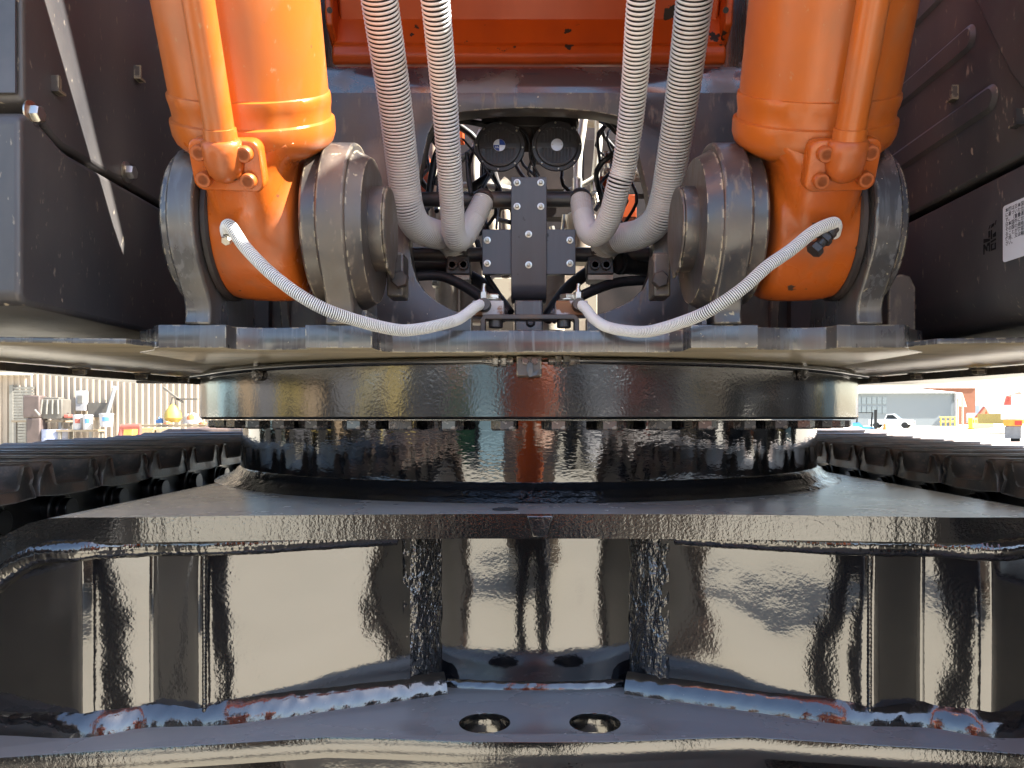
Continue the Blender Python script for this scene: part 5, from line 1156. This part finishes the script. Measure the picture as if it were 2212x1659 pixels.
m = MB(); m.bx(-16, -4, -23.4, -21.02, .1, 2.62); m.build('box', bpy.data.materials['container_green'], t); m = MB(); m.bx(-16, -15.9, -23.4, -20.9, .0, 2.7); m.bx(-4.1, -4, -23.4, -20.9, 0, 2.7); m.build('corner_posts', bpy.data.materials['container_green'], t)

# ------------------------------------------------------------------ the person holding the camera, mirrored in the drum and the webs
PX, PYY = .0, -.46
pers = thing('person', 'person in an orange work vest, dark trousers and a cap standing before the machine', 'person', (PX, PYY, 0))
def Q(x, y, z, r): return (PX + x, PYY + y, z, r)
SKINM = flat('skin', (.50, .30, .21), .5, .1); VEST = flat('vest_orange', (.80, .16, .02), .6, .12); TROU = flat('trousers_navy', (.018, .022, .035), .8, .2)
import bmesh as _bm
def skin_obj(name, chains, mat, parent):
    vs, es, rad, index = [], [], [], {}
    for ch in chains:
        prev = None
        for (x, y, z, r) in ch:
            k = (round(x, 4), round(y, 4), round(z, 4))
            if k not in index: index[k] = len(vs); vs.append((x, y, z)); rad.append(r)
            i = index[k]
            if prev is not None and prev != i: es.append((prev, i))
            prev = i
    bm = _bm.new(); lay = bm.verts.layers.skin.verify(); nv = []
    for i, p in enumerate(vs):
        v = bm.verts.new(p); r = rad[i]; v[lay].radius = r if isinstance(r, tuple) else (r, r); v[lay].use_root = (i == 0); nv.append(v)
    for a, c in es: bm.edges.new((nv[a], nv[c]))
    me = bpy.data.meshes.new(name); bm.to_mesh(me); bm.free(); me.materials.append(mat)
    o = bpy.data.objects.new(name, me); COL.objects.link(o); put(o, parent)
    o.modifiers.new('skin', 'SKIN').use_smooth_shade = True
    sb = o.modifiers.new('smooth', 'SUBSURF'); sb.levels = 2; sb.render_levels = 2
    return o
body = [[Q(0, 0, 1.30, .10), Q(0, .0, 1.45, .07), Q(0, .01, 1.52, .055), Q(0, .02, 1.58, (.070, .075)), Q(0, .02, 1.66, (.076, .092)), Q(0, .01, 1.73, (.066, .08))]]
for sx in (-1, 1):
    body += [[Q(0, .0, 1.45, .07), Q(sx * .17, 0, 1.44, .05), Q(sx * .25, .04, 1.18, .042), Q(sx * .13, .22, 1.16, .032), Q(sx * .09, .27, 1.18, .027), Q(sx * .07, .31, 1.20, (.034, .02))]]
    for k in range(4): body += [[Q(sx * .07, .31, 1.20, (.034, .02)), Q(sx * (.075 - .004 * k), .335, 1.17 + .02 * k, .009), Q(sx * (.06 - .004 * k), .355, 1.172 + .02 * k, .0085), Q(sx * (.045 - .002 * k), .345, 1.173 + .02 * k, .008)]]
    body += [[Q(sx * .07, .31, 1.20, (.034, .02)), Q(sx * .045, .31, 1.225, .011), Q(sx * .03, .325, 1.232, .009)]]
skin_obj('body', body, SKINM, pers)
tor = [[Q(0, 0, .93, (.17, .12)), Q(0, 0, 1.08, (.165, .115)), Q(0, 0, 1.25, (.18, .125)), Q(0, 0, 1.40, (.165, .11)), Q(0, 0, 1.47, (.09, .08))]]
for sx in (-1, 1): tor += [[Q(0, 0, 1.40, (.165, .11)), Q(sx * .18, 0, 1.42, .068), Q(sx * .235, .02, 1.28, .06)]]
skin_obj('vest', tor, VEST, pers)
leg = [[Q(0, 0, .98, (.17, .12)), Q(0, 0, .92, (.165, .125))]]
for sx in (-1, 1): leg += [[Q(0, 0, .92, (.165, .125)), Q(sx * .10, 0, .82, .095), Q(sx * .125, .01, .50, .068), Q(sx * .14, -.01, .12, .052)]]
skin_obj('trousers', leg, TROU, pers)
for sx in (-1, 1): skin_obj('boot', [[Q(sx * .14, -.04, .06, .05), Q(sx * .14, .02, .055, .05), Q(sx * .15, .13, .045, .042), Q(sx * .15, .18, .04, .034)]], M['rubber'], pers)
b = MB(); b.lathe([(.094, 1.70), (.092, 1.75), (.06, 1.785), (.0001, 1.795)], Matrix.Translation((PX, PYY + .015, 0)), 24); b.bx(PX - .06, PX + .06, PYY + .08, PYY + .17, 1.698, 1.706); b.build('cap', TROU, pers)
for sx in (-1, 1):
    b = MB(); b.lathe([(.0001, -.011), (.008, -.007), (.011, 0), (.008, .007), (.0001, .011)], Matrix.Translation((PX + sx * .032, PYY + .098, 1.655)), 12); b.build('eye', M['label_white'], pers)
b = MB(); b.prism([(-.012, 1.61), (.012, 1.61), (.007, 1.655), (-.007, 1.655)], lambda p, q, t: Vector((PX + p, PYY + t, q)), .09, .125); b.build('nose', SKINM, pers, bevel=.004)
b = MB(); b.bx(PX - .024, PX + .024, PYY + .098, PYY + .106, 1.583, 1.591); b.build('mouth', flat('lips', (.35, .14, .11)), pers, bevel=.002)
